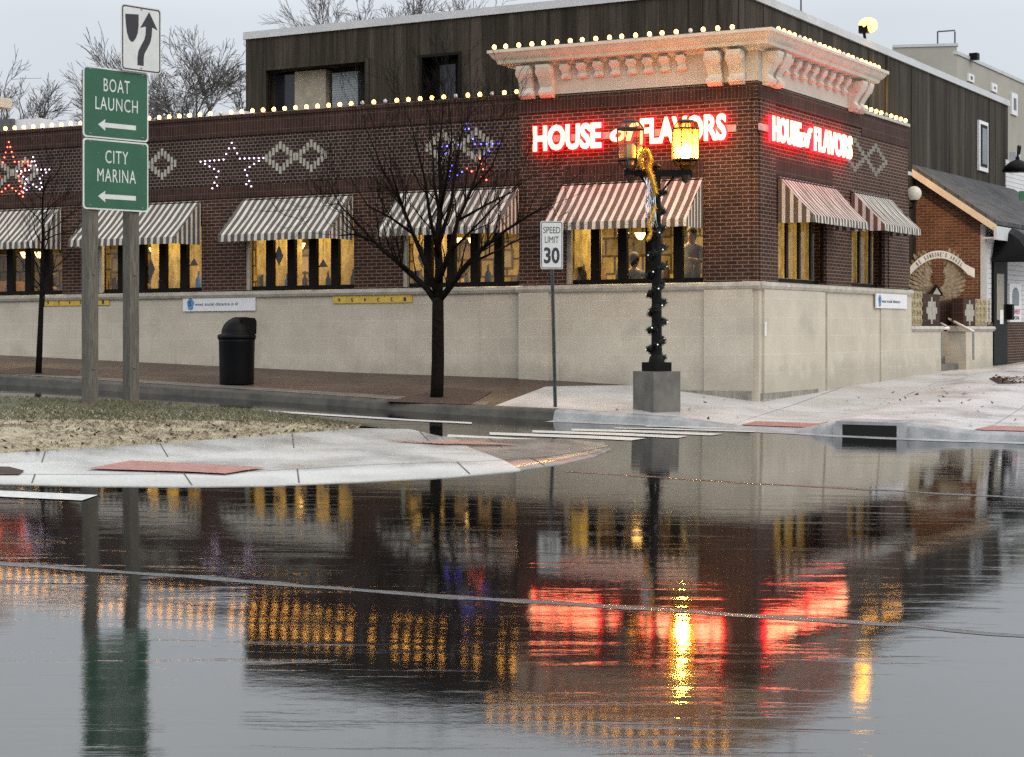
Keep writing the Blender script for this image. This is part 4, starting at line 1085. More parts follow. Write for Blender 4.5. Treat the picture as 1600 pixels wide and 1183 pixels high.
def person(base, yaw, shirt, label, seated=True, parentless=True, trousers='shirt_dark', fold=False):
    """one skinned body; feet or seat at base, facing along yaw"""
    base = Vector(base); ca, sa = math.cos(yaw), math.sin(yaw)
    T = lambda x, y, z: (x*ca-y*sa, x*sa+y*ca, z)              # x = right, y = forward
    hz = .46 if seated else .92
    V, E, Rr, Mi = [], [], [], []
    def add(p, r, par):
        V.append(T(*p)); Rr.append(r)
        if par is not None: E.append((par, len(V)-1))
        return len(V)-1
    pel = add((0, 0, hz), (.16, .13), None)
    wa = add((0, -.01, hz+.18), (.15, .11), pel); ch = add((0, -.01, hz+.38), (.17, .12), wa); sh = add((0, 0, hz+.50), (.12, .10), ch)
    ne = add((0, .01, hz+.58), (.055, .055), sh); he = add((0, .03, hz+.66), (.075, .09), ne); hd = add((0, .03, hz+.75), (.08, .10), he); add((0, .02, hz+.83), (.055, .07), hd)
    for s in (-1, 1):
        a = add((.19*s, 0, hz+.47), (.06, .06), sh); b_ = add((.25*s, .05, hz+.22), (.045, .045), a)
        if seated or fold: c_ = add((.15*s, .28, hz+.24), (.036, .036), b_); hnd = add((.10*s, .35, hz+.27), (.03, .02), c_); root_h = hnd
        else: c_ = add((.26*s, .09, hz-.03), (.036, .036), b_); hnd = add((.26*s, .11, hz-.11), (.03, .02), c_)
        for q in range(4):
            d = (q-1.5)*.02; hx, hy, hz_ = (.10*s+d, .35, hz+.27) if (seated or fold) else (.26*s, .11+d, hz-.11)
            add((hx+(0 if not (seated or fold) else -.005*s), hy+(.075-.008*abs(q-1.3) if (seated or fold) else 0), hz_-(0 if (seated or fold) else .08)), (.009, .009), hnd)
        l = add((.10*s, .02, hz-.04), (.09, .09), pel)
        if seated: k = add((.11*s, .42, hz+.0), (.065, .065), l); f = add((.11*s, .44, .08), (.045, .045), k)
        else: k = add((.11*s, .02, .48), (.065, .065), l); f = add((.11*s, 0, .08), (.045, .045), k)
        add((.12*s, (.56 if seated else .13), .04), (.045, .035), f)
    me = bpy.data.meshes.new('t'); me.from_pydata(V, E, []); ob = bpy.data.objects.new('t', me); COL.objects.link(ob)
    sk = ob.modifiers.new('Skin', 'SKIN'); ob.modifiers.new('Sub', 'SUBSURF').levels = 1
    for i, r in enumerate(Rr): me.skin_vertices[0].data[i].radius = r
    me.skin_vertices[0].data[0].use_root = True
    dg = bpy.context.evaluated_depsgraph_get(); em = bpy.data.meshes.new_from_object(ob.evaluated_get(dg))
    bpy.data.objects.remove(ob); em.name = 'body'; em.materials.clear()
    for m_ in (shirt, trousers, 'skin'): em.materials.append(M[m_])
    for p in em.polygons:
        z = p.center.z-hz; lx = p.center.x*ca+p.center.y*sa; fy = -p.center.x*sa+p.center.y*ca
        p.material_index = 2 if z > .55 or (fy > .24 and z > .15) else (1 if z < -.0 or (seated and fy > .2 and z < .12) else 0); p.use_smooth = True
    r = thing('person', label, 'person', base)
    o = bpy.data.objects.new('body', em); COL.objects.link(o); o.parent = r
    h = MB(); c = Vector(T(0, .0, hz+.77))+base; h.ball(c, .115, 14, 9, 0, (.88, .95, 1.05)); h.ball(c+Vector(T(0, -.03, -.08)), .095, 12, 8, 0, (.85, .8, 1)); h.build('hair', 'hair', r, True)
    f = MB()
    for s in (-1, 1): f.ball(base+Vector(T(.035*s, .125, hz+.735)), .012, 6, 4)
    f.build('eyes', 'ink', r)
    n_ = MB(); n_.ball(base+Vector(T(0, .135, hz+.70)), .016, 6, 4, 0, (.8, 1, 1.5)); n_.build('nose', 'skin', r, True)
    return r
g = lambda px, w_: FL.a_of(px, w_)
person(FL.P(g(991, -.8), -.8, 1.52+.0085*g(991, -.8)), math.atan2(-nL.y, -nL.x)-R(90)+.3, 'shirt_grey', 'person seen from behind in grey shirt, seated in the corner window', True)
person(FL.P(g(1081, -1.2), -1.2, 1.2+.35), math.atan2(nL.y, nL.x)-R(90), 'shirt_pale', 'standing person in grey clothes with folded hands at the right of the corner window', False, fold=True, trousers='shirt_grey')
person(FL.P(g(82, -.75), -.75, 1.42), math.atan2(dL.y, dL.x)-R(90), 'shirt_dark', 'dark clothed person seated in the leftmost window', True)
person(FL.P(g(236, -.75), -.75, 1.42), math.atan2(-dL.y, -dL.x)-R(90), 'shirt_dark', 'dark clothed person seated in the window behind the sign posts', True)
for a_, w_, zt, lb in ((g(991, -.8), -.8, 1.52+.46, 'low stool under the person in grey in the corner window'), (g(82, -.75), -.75, 1.88, 'low stool under the person in the leftmost window'), (g(236, -.75), -.75, 1.88, 'low stool under the person behind the sign posts')):
    p = FL.P(a_, w_, 0); zt2 = zt-.14
    r = thing('stool', lb, 'stool', (p.x, p.y, 1.2), 'stools inside the windows')
    b = MB(); b.lathe((p.x, p.y, zt2-.05), [(.17, 0), (.18, .02), (.17, .05)], 16); b.build('seat', 'wood_in', r)
    b = MB(); b.tube([(p.x, p.y, 1.2), (p.x, p.y, zt2-.05)], .03, 8); b.lathe((p.x, p.y, 1.2), [(.16, 0), (.05, .03)], 12); b.build('leg', 'metal_black', r)

# ------------------------------------------------------------------ dark upper storey
C2 = C0+dR*3.0+dL*1.7
DLf = Fr(C2, dL, nL, -.0145); DLf.right = -1
DRf = Fr(C2, dR, nR, -.008)
TOP = 8.08; aE = DLf.a_of(384); tE = DRf.a_of(1575)
up = thing('clad_building', 'dark brown metal clad upper storey rising behind the brick parapet', 'building', (C2.x, C2.y, 5.2))
b = MB()
oa, ob_ = DLf.a_of(572), DLf.a_of(416); pa, pb = DLf.a_of(717), DLf.a_of(660)
zo = DLf.z_of(500, 103); zp = DLf.z_of(688, 88)
wall_with_openings(b, DLf, 0, ob_+.02, -.25, 0, 4.6, zp, [(pa, pb), (oa, ob_)], zp-.001)
b = MB()
b.box(DLf, 0, pa, -.25, 0, 4.6, TOP); b.box(DLf, pa, pb, -.25, 0, zp, TOP); b.box(DLf, pb, oa, -.25, 0, 4.6, TOP); b.box(DLf, oa, ob_, -.25, 0, zo, TOP); b.box(DLf, ob_, aE, -.25, 0, 4.6, TOP)
b.box(DRf, 0, tE, -.25, 0, .2, TOP); b.box(DLf, aE-.25, aE, -8, -.26, 4.6, TOP); b.box(DRf, tE-.25, tE, -8, -.26, .2, TOP)
b.build('wall', 'cladding', up)
for k in range(int(aE/.6)):
    b = MB()
    x = .3+.6*k
    if rnd.random() < .55: continue
    if pa-.05 < x < pb+.05 or oa-.05 < x < ob_+.05: continue
    b.box(DLf, x-.012, x+.012, -.01, .014, 4.8, TOP-.13); b.build('rib', 'cladding', up)
for k in range(int(tE/.62)):
    if rnd.random() < .4: b = MB(); b.box(DRf, .3+.62*k-.012, .3+.62*k+.012, -.01, .014, 4.2, TOP-.13); b.build('rib', 'cladding', up)
b = MB(); b.box(DRf, DRf.a_of(1385)-.05, DRf.a_of(1385)+.05, -.01, .05, 4.2, TOP-.13)
b.build('rib', 'cladding', up)
b = MB(); b.box(DLf, -.04, aE+.04, -.3, .05, TOP-.10, TOP+.06); b.box(DRf, .0, tE+.04, -.3, .052, TOP-.11, TOP+.055); b.build('roof_edge', 'trim_light', up)
b = MB(); slab(7.6, 7.75, [C2-nL*.2-nR*.2, C2+dL*aE-nL*.2, C2+dL*aE-nL*8+dR*0, C2+dL*(aE)+dR*14, C2+dR*tE-nR*.2], b); b.build('roof', 'roof_flat', up)
b = MB(); b.box(DLf, oa, ob_, -.7, -.62, 4.8, zo); b.box(DLf, oa-.08, oa-.0, -.7, .06, 4.8, zo+.07); b.box(DLf, ob_, ob_+.07, -.7, .03, 4.8, zo+.07); b.box(DLf, oa, ob_, -.7, .04, zo, zo+.07)
wf = b.build('window', 'cladding', up)
x0, x1 = DLf.a_of(430, -.6), DLf.a_of(472, -.6); 
b = MB(); b.box(DLf, x1, x0, -.63, -.36, 4.8, zo-.06); b.build('pane', 'glass_dark', wf)
b = MB(); b.box(DLf, DLf.a_of(472, -.6), DLf.a_of(520, -.6), -.63, -.30, 4.8, zo-.03); b.build('panel', 'tan_panel', wf)
b = MB(); b.box(DLf, DLf.a_of(528, -.6), DLf.a_of(568, -.6), -.63, -.36, 4.8, zo-.12); b.build('blind', 'blind', wf)
b = MB(); b.box(DLf, pa, pb, -.5, -.42, 4.8, zp); b.box(DLf, pa-.06, pa, -.5, .03, 4.8, zp+.06); b.box(DLf, pb, pb+.06, -.5, .03, 4.8, zp+.06); b.box(DLf, pa, pb, -.5, .03, zp, zp+.06)
wf = b.build('window', 'frame', up)
b = MB(); b.box(DLf, DLf.a_of(712, -.4), DLf.a_of(687, -.4), -.43, -.39, 4.8, zp-.12); b.build('pane', 'glass_dark', wf)
# tall narrow window at the right
ra, rb = DRf.a_of(1527), DRf.a_of(1541); rz0, rz1 = DRf.z_of(1534, 268), DRf.z_of(1534, 190)
b = MB(); b.box(DRf, ra, rb, .0, .06, rz0, rz1); wf = b.build('window', 'white_paint', up)
b = MB(); b.box(DRf, ra+.12, rb-.12, .05, .075, rz0+.12, rz1-.1); b.build('inner_frame', 'metal_black', wf)
b = MB(); b.box(DRf, ra+.22, rb-.22, .06, .085, rz0+.2, rz1-.2); b.build('pane', 'blind', wf)
b = MB(); b.box(DRf, 8.0, tE, -.02, .03, 5.25, 5.34); b.build('flashing', 'trim_light', up)
# floodlight, antenna and roof vent
q = DRf.a_of(1352); p = DRf.P(q, .0, DRf.z_of(1352, 42)); tdz = DRf.P(q, 0, TOP+.06)
r = thing('floodlight', 'bright amber floodlight on the roof edge of the dark building', 'floodlight', tdz)
b = MB(); b.tube([tdz+Vector((0, .0, -.03)), tdz+Vector((-.03, 0, .16)), p+Vector((-.10, .02, -.07))], .035, 8); b.box(DRf, q-.18, q-.02, -.1, .12, p.z-.16+q*.008, p.z+.02+q*.008); b.build('bracket_arm', 'metal_black', r)
b = MB(); b.ball(p+Vector((.06, -.03, .03)), .19, 14, 10, 0, (1.15, 1, .9)); b.build('lamp', 'flood', r, True)
sd = bpy.data.lights.new('flood_beam', 'SPOT'); sd.energy = 900; sd.color = (1, .62, .22); sd.spot_size = R(80); sd.spot_blend = .8; sd.shadow_soft_size = .12
so = bpy.data.objects.new('flood_beam', sd); COL.objects.link(so); so.parent = r; so.location = p+Vector((.30, -.12, 0))-tdz
so.rotation_euler = (Vector((0, 0, 0))-(FR.P(14.5, .6, 1.5)-p)).to_track_quat('Z', 'Y').to_euler()
p = DRf.P(DRf.a_of(1255), -.05, TOP+.05); b = MB(); b.tube([p, p+Vector((0, 0, 1.4))], .018, 6); b.lathe(p, [(.05, 0), (.03, .06)], 8)
tag(b.build('antenna', 'galv'), 'thin antenna pole on the roof edge left of the floodlight', 'antenna')
p = DRf.P(DRf.a_of(1400, -2), -2, 7.7); r = thing('roof_vent', 'round metal roof vent with a cap right of the floodlight', 'vent', p)
b = MB(); b.lathe(p, [(.3, 0), (.3, 1.05)], 16); b.build('pipe', 'trim_light', r, True)
b = MB(); b.lathe(p+Vector((0, 0, 1.0)), [(.34, 0), (.34, .10), (.5, .14), (.52, .22), (.1, .34), (.01, .35)], 16); b.build('cap', 'trim_light', r)
# low rooftop unit at the far left behind the parapet
b = MB(); b.box(FL, aL(62, -2), aL(18, -2), -4, -2, 5.4, FL.z_of(40, 186, -2)); un = thing('rooftop_unit', 'low rooftop unit behind the left parapet', 'rooftop unit', FL.P(aL(40, -2), -2, 5.4)); b.build('casing', 'white_paint', un)
b = MB(); b.box(FL, aL(24, -2), aL(-30, -2), -1.99, -1.9, 5.4, FL.z_of(10, 187, -2)); b.build('screen', 'roof_flat', un)
b = MB(); b.box(FL, aL(384, -1.5), aL(322, -1.5), -5, -1.5, 5.4, FL.z_of(350, 176, -1.5)); tag(b.build('roof_curb', 'white_paint'), 'low white roof curb at the left foot of the dark storey', 'roof curb')

# ------------------------------------------------------------------ annex with its gable
K = C0+dR*14.2
FA = Fr(K, dL, nL, 0); FA.right = -1; FB = Fr(K, dR, nR, 0)
ann = thing('annex', 'brick gabled annex with shingle roof and white siding beside the entrance', 'building', (K.x, K.y, .5))
EAVE = FA.z_of(1541, 347); RID = FA.z_of(1412, 262); ar = FA.a_of(1412)
sl = (RID-EAVE)/ar
b = MB(); b.plate(FA, [(0, -.3), (2.6, -.3), (2.6, EAVE+sl*2.6), (0, EAVE)], -.25, 0); b.build('brick_wall', 'brick_annex', ann)
b = MB()
def roof_pt(a, t, o): return FB.P(t, -a, 0).xy.to_3d()+Vector((0, 0, EAVE+sl*a+o))
for o0, o1 in ((.10, .26),):
    q = [(-.35, -.35), (2.7, -.35), (2.7, 9), (-.35, 9)]
    top = [FA.P(a, -t, EAVE+sl*a+o1) for a, t in q]; 
    top = [Vector((K.x+a*dL.x+t*dR.x, K.y+a*dL.y+t*dR.y, EAVE+sl*a+o1)) for a, t in q]; bot = [p-Vector((0, 0, .1)) for p in top]
    uvq = [(t, a*math.hypot(1, sl)) for a, t in q]
    b.face(top, uvq); b.face(bot[::-1], uvq)
    for i in range(4): b.face([top[i], top[(i+1) % 4], bot[(i+1) % 4], bot[i]])
b.build('roof', 'shingle', ann)
b = MB(); P3 = lambda a, t, z: Vector((K.x+a*dL.x+t*dR.x, K.y+a*dL.y+t*dR.y, z))
b.face([P3(-.36, -.36, EAVE-.36*sl+.16), P3(2.7, -.36, EAVE+2.7*sl+.16), P3(2.7, -.36, EAVE+2.7*sl-.03), P3(-.36, -.36, EAVE-.36*sl-.03)])
b.face([P3(-.36, -.36, EAVE-.36*sl-.03), P3(2.7, -.36, EAVE+2.7*sl-.03), P3(2.7, 0, EAVE+2.7*sl-.03), P3(-.36, 0, EAVE-.36*sl-.03)])
b.build('rake_board', 'fascia', ann)
b = MB(); b.box(FB, -.36, 9, .30, .37, EAVE-.45, EAVE-.12); b.box(FB, -.3, 9, .0, .3, EAVE-.42, EAVE-.38); b.box(FB, .0, .12, .0, .03, .5, EAVE-.4); b.box(FA, .0, .12, .0, .03, .5, EAVE-.05); b.build('eave_board', 'trim_light', ann)
b = MB(); b.box(FB, .0, 9, -.25, .0, 1.55, EAVE); b.build('siding', 'siding', ann)
b = MB(); b.box(FB, .01, 9, -.25, .04, -.4, 1.54); b.build('plinth', 'brick', ann)
d0, d1 = FB.a_of(1549), FB.a_of(1570)
b = MB(); b.box(FB, d0, d1, .0, .07, .5, 3.1); dr = b.build('door', 'metal_black', ann)
b = MB(); b.box(FB, d0+.2, d1-.35, .065, .085, 1.6, 2.75); b.build('pane', 'pane', dr); 
b = MB(); b.box(FB, d0+.22, d1-.37, .071, .078, 1.6, 2.75); b.build('glass_back', 'tan_panel', dr)
b = MB(); b.box(FB, d1-.05, d1+.14, .06, .2, 1.6, 2.0); b.build('handle_box', 'metal_black', dr)
b = MB(); b.box(FB, d0+.45, d0+.75, .086, .092, 1.5, 1.85); b.build('notice', 'white_paint', dr)
# dome awning
r = thing('dome_awning', 'black rounded entrance awning over the annex door', 'awning', FB.P(2.2, 0, 3.1))
b = MB(); prf = [(0, 3.95)]+[(.95*math.sin(t), 3.05+.9*math.cos(t)) for t in [R(15*i) for i in range(1, 7)]]
for i in range(len(prf)-1):
    for k in range(12):
        t0, t1 = .35+3.9*k/12, .35+3.9*(k+1)/12
        sc = lambda t: max(.02, math.sin(min(1, (t-.35)/.5)*math.pi/2)) if t < .85 else 1
        f0, f1 = sc(t0+.001), sc(t1)
        b.face([FB.P(t0, .05+prf[i][0]*f0, 3.05+(prf[i][1]-3.05)*f0), FB.P(t1, .05+prf[i][0]*f1, 3.05+(prf[i][1]-3.05)*f1), FB.P(t1, .05+prf[i+1][0]*f1, 3.05+(prf[i+1][1]-3.05)*f1), FB.P(t0, .05+prf[i+1][0]*f0, 3.05+(prf[i+1][1]-3.05)*f0)])
b.build('canopy', 'bin_black', r, True)
b = MB(); b.tube([FB.P(.4, .08, 3.05), FB.P(.85, 1.0, 3.05), FB.P(4.2, 1.0, 3.05)], .025, 6); b.build('rail', 'metal_black', r)
# poster beside the door
p0, p1 = FB.a_of(1576), FB.a_of(1594); pz1, pz0 = FB.z_of(1585, 443), FB.z_of(1585, 503)
r = thing('poster', 'white poster with pink lettering on the white siding', 'poster', FB.P(p0, .03, pz0))
b = MB(); b.box(FB, p0, p1, .01, .03, pz0, pz1); b.build('sheet', 'white_paint', r)
fn = lambda x, d, z: FB.P(p0+x, .031+d, z); L = p1-p0; h = pz1-pz0
b = MB(); text_mb(b, 'BE SWEET', fn, L*.8, h*.13, L*.1, pz0+h*.2, .004, .02); b.build('lettering', 'pink_ink', r)
b = MB(); text_mb(b, 'SOCIAL', fn, L*.7, h*.09, L*.15, pz0+h*.06, .004, .02); b.build('small_lettering', 'ink', r)
b = MB(); b.plate(FB, [(p0+L*(.5+.3*math.cos(t)), pz0+h*(.7+.2*math.sin(t))) for t in [i*math.pi/8 for i in range(9)]]+[(p0+L*.2, pz0+h*.42), (p0+L*.8, pz0+h*.42)], .0305, .033); b.build('picture', 'blind', r)
# white lean-to, meter box, hooded lamp and street name sign past the dark building
p = FB.P(7.2, .0, 0)
r = thing('hooded_lamp', 'dark hooded wall lamp at the right picture edge above the shingle roof', 'lamp', at(1590, 268, 47))
q = at(1590, 268, 47); b = MB(); b.lathe(q, [(.42, 0), (.36, .14), (.2, .26), (.06, .32), (.05, .4)], 18); b.build('lamp_shade', 'metal_black', r, True)
b = MB(); b.tube([q+Vector((0, 0, .38)), q+Vector((.05, .1, .7)), q+Vector((.25, .6, .75)), q+Vector((.4, 1.2, .6))], .03, 6); b.build('arm', 'metal_black', r)
b = MB(); FX = Fr((at(1572, 280, 50).x, 50), dR, nR); b.box(FX, 0, 4, -1, 0, 4.8, FX.z_of(1576, 250)); r = thing('shed_dormer', 'small white sided dormer right of the dark building', 'dormer', at(1574, 296, 50)); b.build('wall', 'siding', r)
b = MB(); b.box(FX, .35, .8, .0, .2, FX.z_of(1585, 262), FX.z_of(1585, 240)); 
tag(b.build('meter_box', 'trim_light'), 'pale meter box on the white dormer wall', 'meter box')
b = MB(); q = at(1600, 306, 44); FG = Fr((q.x, q.y), Vector((1, 0)), Vector((0, -1))); b.box(FG, -.13, .5, .0, .03, q.z-.12, q.z+.12); r = thing('street_sign', 'green street sign cut by the right picture edge', 'sign', q); b.build('panel', 'sign_green', r)
b = MB(); text_mb(b, 'A', lambda x, d, z: FG.P(-.08+x, .031+d, z), .1, .14, 0, q.z-.07, .003); 
b = MB(); b.tube([(q.x+.3, q.y+.05, -.3), (q.x+.3, q.y+.05, q.z+.12)], .03, 8); b.build('pole', 'galv', r)

# porch walls, planters, tiles, steps, rails and the wings
por = thing('porch', 'low stone porch walls with brick and gold tile panels flanking the entrance steps', 'porch', FR.P(10, 0, .5))
t1, t2, t3, t4 = REND, aR(1465), aR(1504), aR(1546)
CZ = 1.50
b = MB(); b.box(FR, t1, t2, -.3, .08, -.3, CZ-.12); b.box(FR, t2-.3, t2, -1.8, -.301, -.3, CZ-.12); b.build('stone_wall', 'stone', por); b = MB(); b.box(FR, t3, t4, -.3, .08, -.3, CZ-.12); b.box(FR, t3, t3+.3, -1.8, -.301, -.3, CZ-.12); b.build('stone_wall', 'stone', por)
b = MB()
for x0, x1 in ((t1+.005, t2+.06), (t3-.06, t4+.06)): b.prism(FR, [(-.35, CZ-.12), (.10, CZ-.12), (.15, CZ-.06), (.12, CZ), (-.35, CZ+.01)], x0, x1)
b.build('coping', 'coping', por)
b = MB(); xa, xb = aR(1440), aR(1466); xc, xd = aR(1503), aR(1522)
b.box(FR, xa, xb, -.25, .03, CZ+.01, 2.22); b.build('brick_pier', 'soldier', por); b = MB(); b.box(FR, xc, xd, -.25, .03, CZ+.01, 2.16); b.build('brick_pier', 'soldier', por); b = MB(); b.box(FR, t2, t3+.2, -1.9, -1.7, .5, 2.1); b.build('rear_wall', 'soldier', por)
for c, w_, z in ((.5*(xa+xb), .031, 1.85), (.5*(xc+xd), .031, 1.82)):
    b = MB()
    for i in range(-3, 4):
        hgt = (.30, .2, .2, .07)[abs(i)]; wd = .045
        b.box(FR, c+i*.11-wd, c+i*.11+wd, w_, w_+.012, z-hgt, z+hgt)
    b.build('star_tile', 'tile_light', por)
def tiles(x0, x1, z0, z1, nx, nz_):
    b = MB(); dx, dz = (x1-x0)/nx, (z1-z0)/nz_
    b.box(FR, x0, x1, -.2, .02, z0, z1)
    for i in range(nx):
        for j in range(nz_):
            cx, cz = x0+dx*(i+.5), z0+dz*(j+.5)
            b.plate(FR, [(cx+dx*.42*math.cos(t)*(1 if k % 2 else .55), cz+dz*.42*math.sin(t)*(1 if k % 2 else .55)) for k, t in enumerate([q*math.pi/4 for q in range(8)])], .02, .045)
            b.box(FR, cx-dx*.12, cx+dx*.12, .045, .06, cz-dz*.12, cz+dz*.12)
    b.build('tile_panel', 'tile_gold', por)
M['tile_gold'] = plain('tile_gold', (.36, .29, .16), .3, .5, 16, bmp=.4)
tiles(t1+.02, xa-.04, CZ+.012, 2.26, 5, 4); tiles(xd+.04, t4-.02, CZ+.012, 2.16, 4, 4)
b = MB()
for k in range(4): b.box(FR, t2+.002, t3-.002, -1.7, -.1-.32*k, .0, .62+.17*k)
b.build('steps', 'concrete_dark', por)
def handrail(pts, label):
    r = thing('handrail', label, 'handrail', pts[-1], 'steel handrails of the entrance steps'); b = MB(); b.tube(pts, .035, 8); b.build('rail', 'white_paint', r, True)
    b = MB(); b.tube([pts[-1], pts[-1]-Vector((0, -.0, .65))], .025, 8); b.tube([pts[0], pts[0]-Vector((0, 0, .8))], .025, 8); b.build('post', 'alu', r)
handrail([at(1462, 488, 42.2), at(1516, 516, 39.6), at(1521, 518, 39.5)], 'long sloping steel handrail beside the right porch wall')
handrail([at(1471, 506, 40.6), at(1482, 513, 39.9), at(1468, 514, 39.8)], 'short bent steel handrail end at the left porch wall')
# angel wings
wc = at(1462, 432, 41.2); WF = Fr((wc.x, wc.y), Vector((.97, .243)), Vector((.243, -.97)))
r = thing('wing_sculpture', 'bronze angel wings sculpture with a lettered white banner behind the porch', 'sculpture', WF.P(0, 0, 2.05))
zc = wc.z; sc_ = 41.2/F                                     # metres per photograph pixel there
def feather(b, root, ang, L, wd, w_):
    d = Vector((math.cos(ang), math.sin(ang))); e = Vector((-d.y, d.x)); pts = []
    for t, k in ((0, .35), (.3, .9), (.6, 1), (.85, .75), (1, .08), (.85, -.6), (.6, -.9), (.3, -.8), (0, -.35)):
        q = Vector(root)+d*L*t+e*wd*k; pts.append((q.x, q.y))
    b.plate(WF, pts, w_, w_+.018)
for s in (-1, 1):
    b = MB()
    for row, (rho, n_, L0) in enumerate(((47, 15, 15), (40, 14, 16), (33, 13, 17), (26, 11, 17), (20, 9, 15))):
        for i in range(n_):
            th_ = R(-78+(140 if row < 3 else 120)*i/(n_-1)); rx = (rho*.98*math.cos(th_)-1)*sc_; ry = (rho*.80*math.sin(th_)+1)*sc_
            ang = R(28)+th_*.72
            if s < 0: ang = math.pi-ang
            feather(b, (s*(rx-.5*L0*sc_*math.cos(R(28)+th_*.72)), zc+ry-.10), ang, L0*sc_*rnd.uniform(.95, 1.25), .045, .018*row+.0015*i)
    b.build('wing', 'wing', r)
b = MB()
arc = [(x*sc_, zc+(34-.0105*x*x)*sc_) for x in range(-50, 51, 5)]
b.plate(WF, [(x, z+.09) for x, z in arc]+[(x, z-.09) for x, z in reversed(arc)], .16, .19)
b.plate(WF, [(44*sc_, zc+20*sc_), (62*sc_, zc+12*sc_), (62*sc_, zc-2*sc_), (44*sc_, zc+6*sc_)], .12, .15)
b.build('banner', 'cornice', r)
b = MB(); txt = "BE SOMEONE'S ANGEL"
for i, chh in enumerate(txt):
    if chh == ' ': continue
    x = (-38+76*i/(len(txt)-1)); z = zc+(34-.0105*x*x)*sc_; ang = math.atan(-.021*x)
    ca, sa = math.cos(ang), math.sin(ang)
    text_mb(b, chh, lambda X, d, Z, x=x, z=z, ca=ca, sa=sa: WF.P(x*sc_+X*ca-Z*sa, .191+d, z+X*sa+Z*ca), .036 if chh != "'" else .012, .10 if chh != "'" else .035, -.02, -.05 if chh != "'" else .02, .004, .015)
b.build('lettering', 'ink', r)
b = MB(); b.plate(WF, [(-17*sc_, zc-31*sc_), (5*sc_, zc-31*sc_), (4*sc_, zc-26*sc_), (-5*sc_, zc-14*sc_), (-7*sc_, zc-14*sc_), (-16*sc_, zc-26*sc_)], .16, .22); pq = b.build('plaque', 'metal_black', r)
b = MB(); b.plate(WF, [(-13*sc_, zc-29*sc_), (1*sc_, zc-29*sc_), (-6*sc_, zc-18*sc_)], .221, .23); b.build('plaque_face', 'tile_light', pq)
b = MB(); b.box(WF, -.5, .5, -.1, .1, .5, zc-38*sc_); b.build('pedestal', 'soldier', r)

# mulch bed at the right edge
b = MB(); q = [ray_ground(x, y, z_walk) for x, y in ((1545, 592), (1640, 588), (1700, 600), (1560, 600))]
b.face([p+Vector((0, 0, .012)) for p in q]); struct(b.build('mulch_bed', 'mulch'))
bl = MB(); f = leaf(.05)
for _ in range(260):
    s, t = rnd.random(), rnd.random(); f(bl, q[0].lerp(q[1], s).lerp(q[3].lerp(q[2], s), t)+Vector((0, 0, .02)))
struct(bl.build('bed_leaves', 'leaf_dead'), 'stuff', 'brown leaves heaped in the bed at the right edge', 'leaves')

# ------------------------------------------------------------------ cream building behind
Kc = Vector(((1495-800)/F*62, 62)); CL = Fr(Kc, Vector((-.985, .17)), Vector((-.17, -.985)), 0); CRt = Fr(Kc, dR, nR, 0)
cb = thing('cream_building', 'tall cream building with small windows behind the dark storey', 'building', (Kc.x, Kc.y, 0))
tz = CL.z_of(1495, 72)
b = MB(); b.box(CL, 0, CL.a_of(1395), -6, 0, 0, tz-.0); b.box(CRt, 0.0, 30, -6, -.01, 0, tz-.3); b.build('wall', 'cream_wall', cb)
b = MB(); b.box(CRt, -.05, 30, -.3, .04, tz-.3, tz-.18); b.box(CL, -.05, CL.a_of(1395), -.3, .04, tz, tz+.1); b.build('parapet', 'trim_light', cb)
for x0, x1, y0, y1 in ((1511, 1520, 116, 128), (1548, 1556, 131, 144), (1579, 1588, 146, 180)):
    f0, f1 = CRt.a_of(x0), CRt.a_of(x1); z1, z0 = CRt.z_of((x0+x1)/2, y0), CRt.z_of((x0+x1)/2, y1)
    b = MB(); b.box(CRt, f0, f1, -.01, .06, z0, z1); wf = b.build('window', 'white_paint', cb)
    b = MB(); b.box(CRt, f0+.25, f1-.25, .05, .075, z0+.2, z1-.2); b.build('pane', 'glass_dark', wf)
b = MB(); b.box(CRt, CRt.a_of(1514), CRt.a_of(1518), 0, .3, CRt.z_of(1516, 94), CRt.z_of(1516, 84)); b.build('wall_light', 'metal_black', cb)
r = thing('roof_ladder', 'steel ladder hoop on the roof of the cream building', 'ladder', at(1478, 74, 63))
b = MB()
for px in (1465, 1492):
    for dd in (0, .9):
        b.tube([at(px, 74, 63+dd)-Vector((0, 0, .1)), at(px, 50, 63+dd), ], .03, 5)
    b.tube([at(px, 50, 63), at(px, 50, 63.9)], .03, 5); b.tube([at(px, 62, 63), at(px, 62, 63.9)], .03, 5)
b.tube([at(1465, 49.5, 63), at(1492, 47.5, 63)], .03, 5); b.build('rail', 'galv', r)

# ------------------------------------------------------------------ street things
# green sign assembly
sg_c = at(180, 628, 23.0)
th = R(48); SF = Fr((sg_c.x, sg_c.y), Vector((math.cos(th), math.sin(th))), Vector((math.sin(th), -math.cos(th))))
r = thing('road_sign', 'two green boat launch and city marina panels on wooden posts with a keep right plate', 'road sign', (sg_c.x, sg_c.y, .48))
zt = lambda px, py: H-(py-YH)/F*23.0
for px, ztop in ((142, zt(0, 112)), (206, zt(0, 40))):
    a = SF.a_of(px, -.09); b = MB()
    b.box(SF, a-.075, a+.075, -.19, -.03, .25, ztop); o = b.build('post', 'wood_post', r, bevel=.008)
    b = MB()
    for zz in (ztop-.3, 2.2, .95): b.lathe(SF.P(a, -.03, zz)-Vector((0, 0, .012)), [(.012, 0), (.016, .012), (.012, .024)], 8)
    b.build('bolt', 'galv', o)
    b = MB(); b.lathe(SF.P(a, -.11, .40), [(.16, 0), (.15, .06), (.10, .12)], 10); b.build('footing', 'leaf_dead', o)
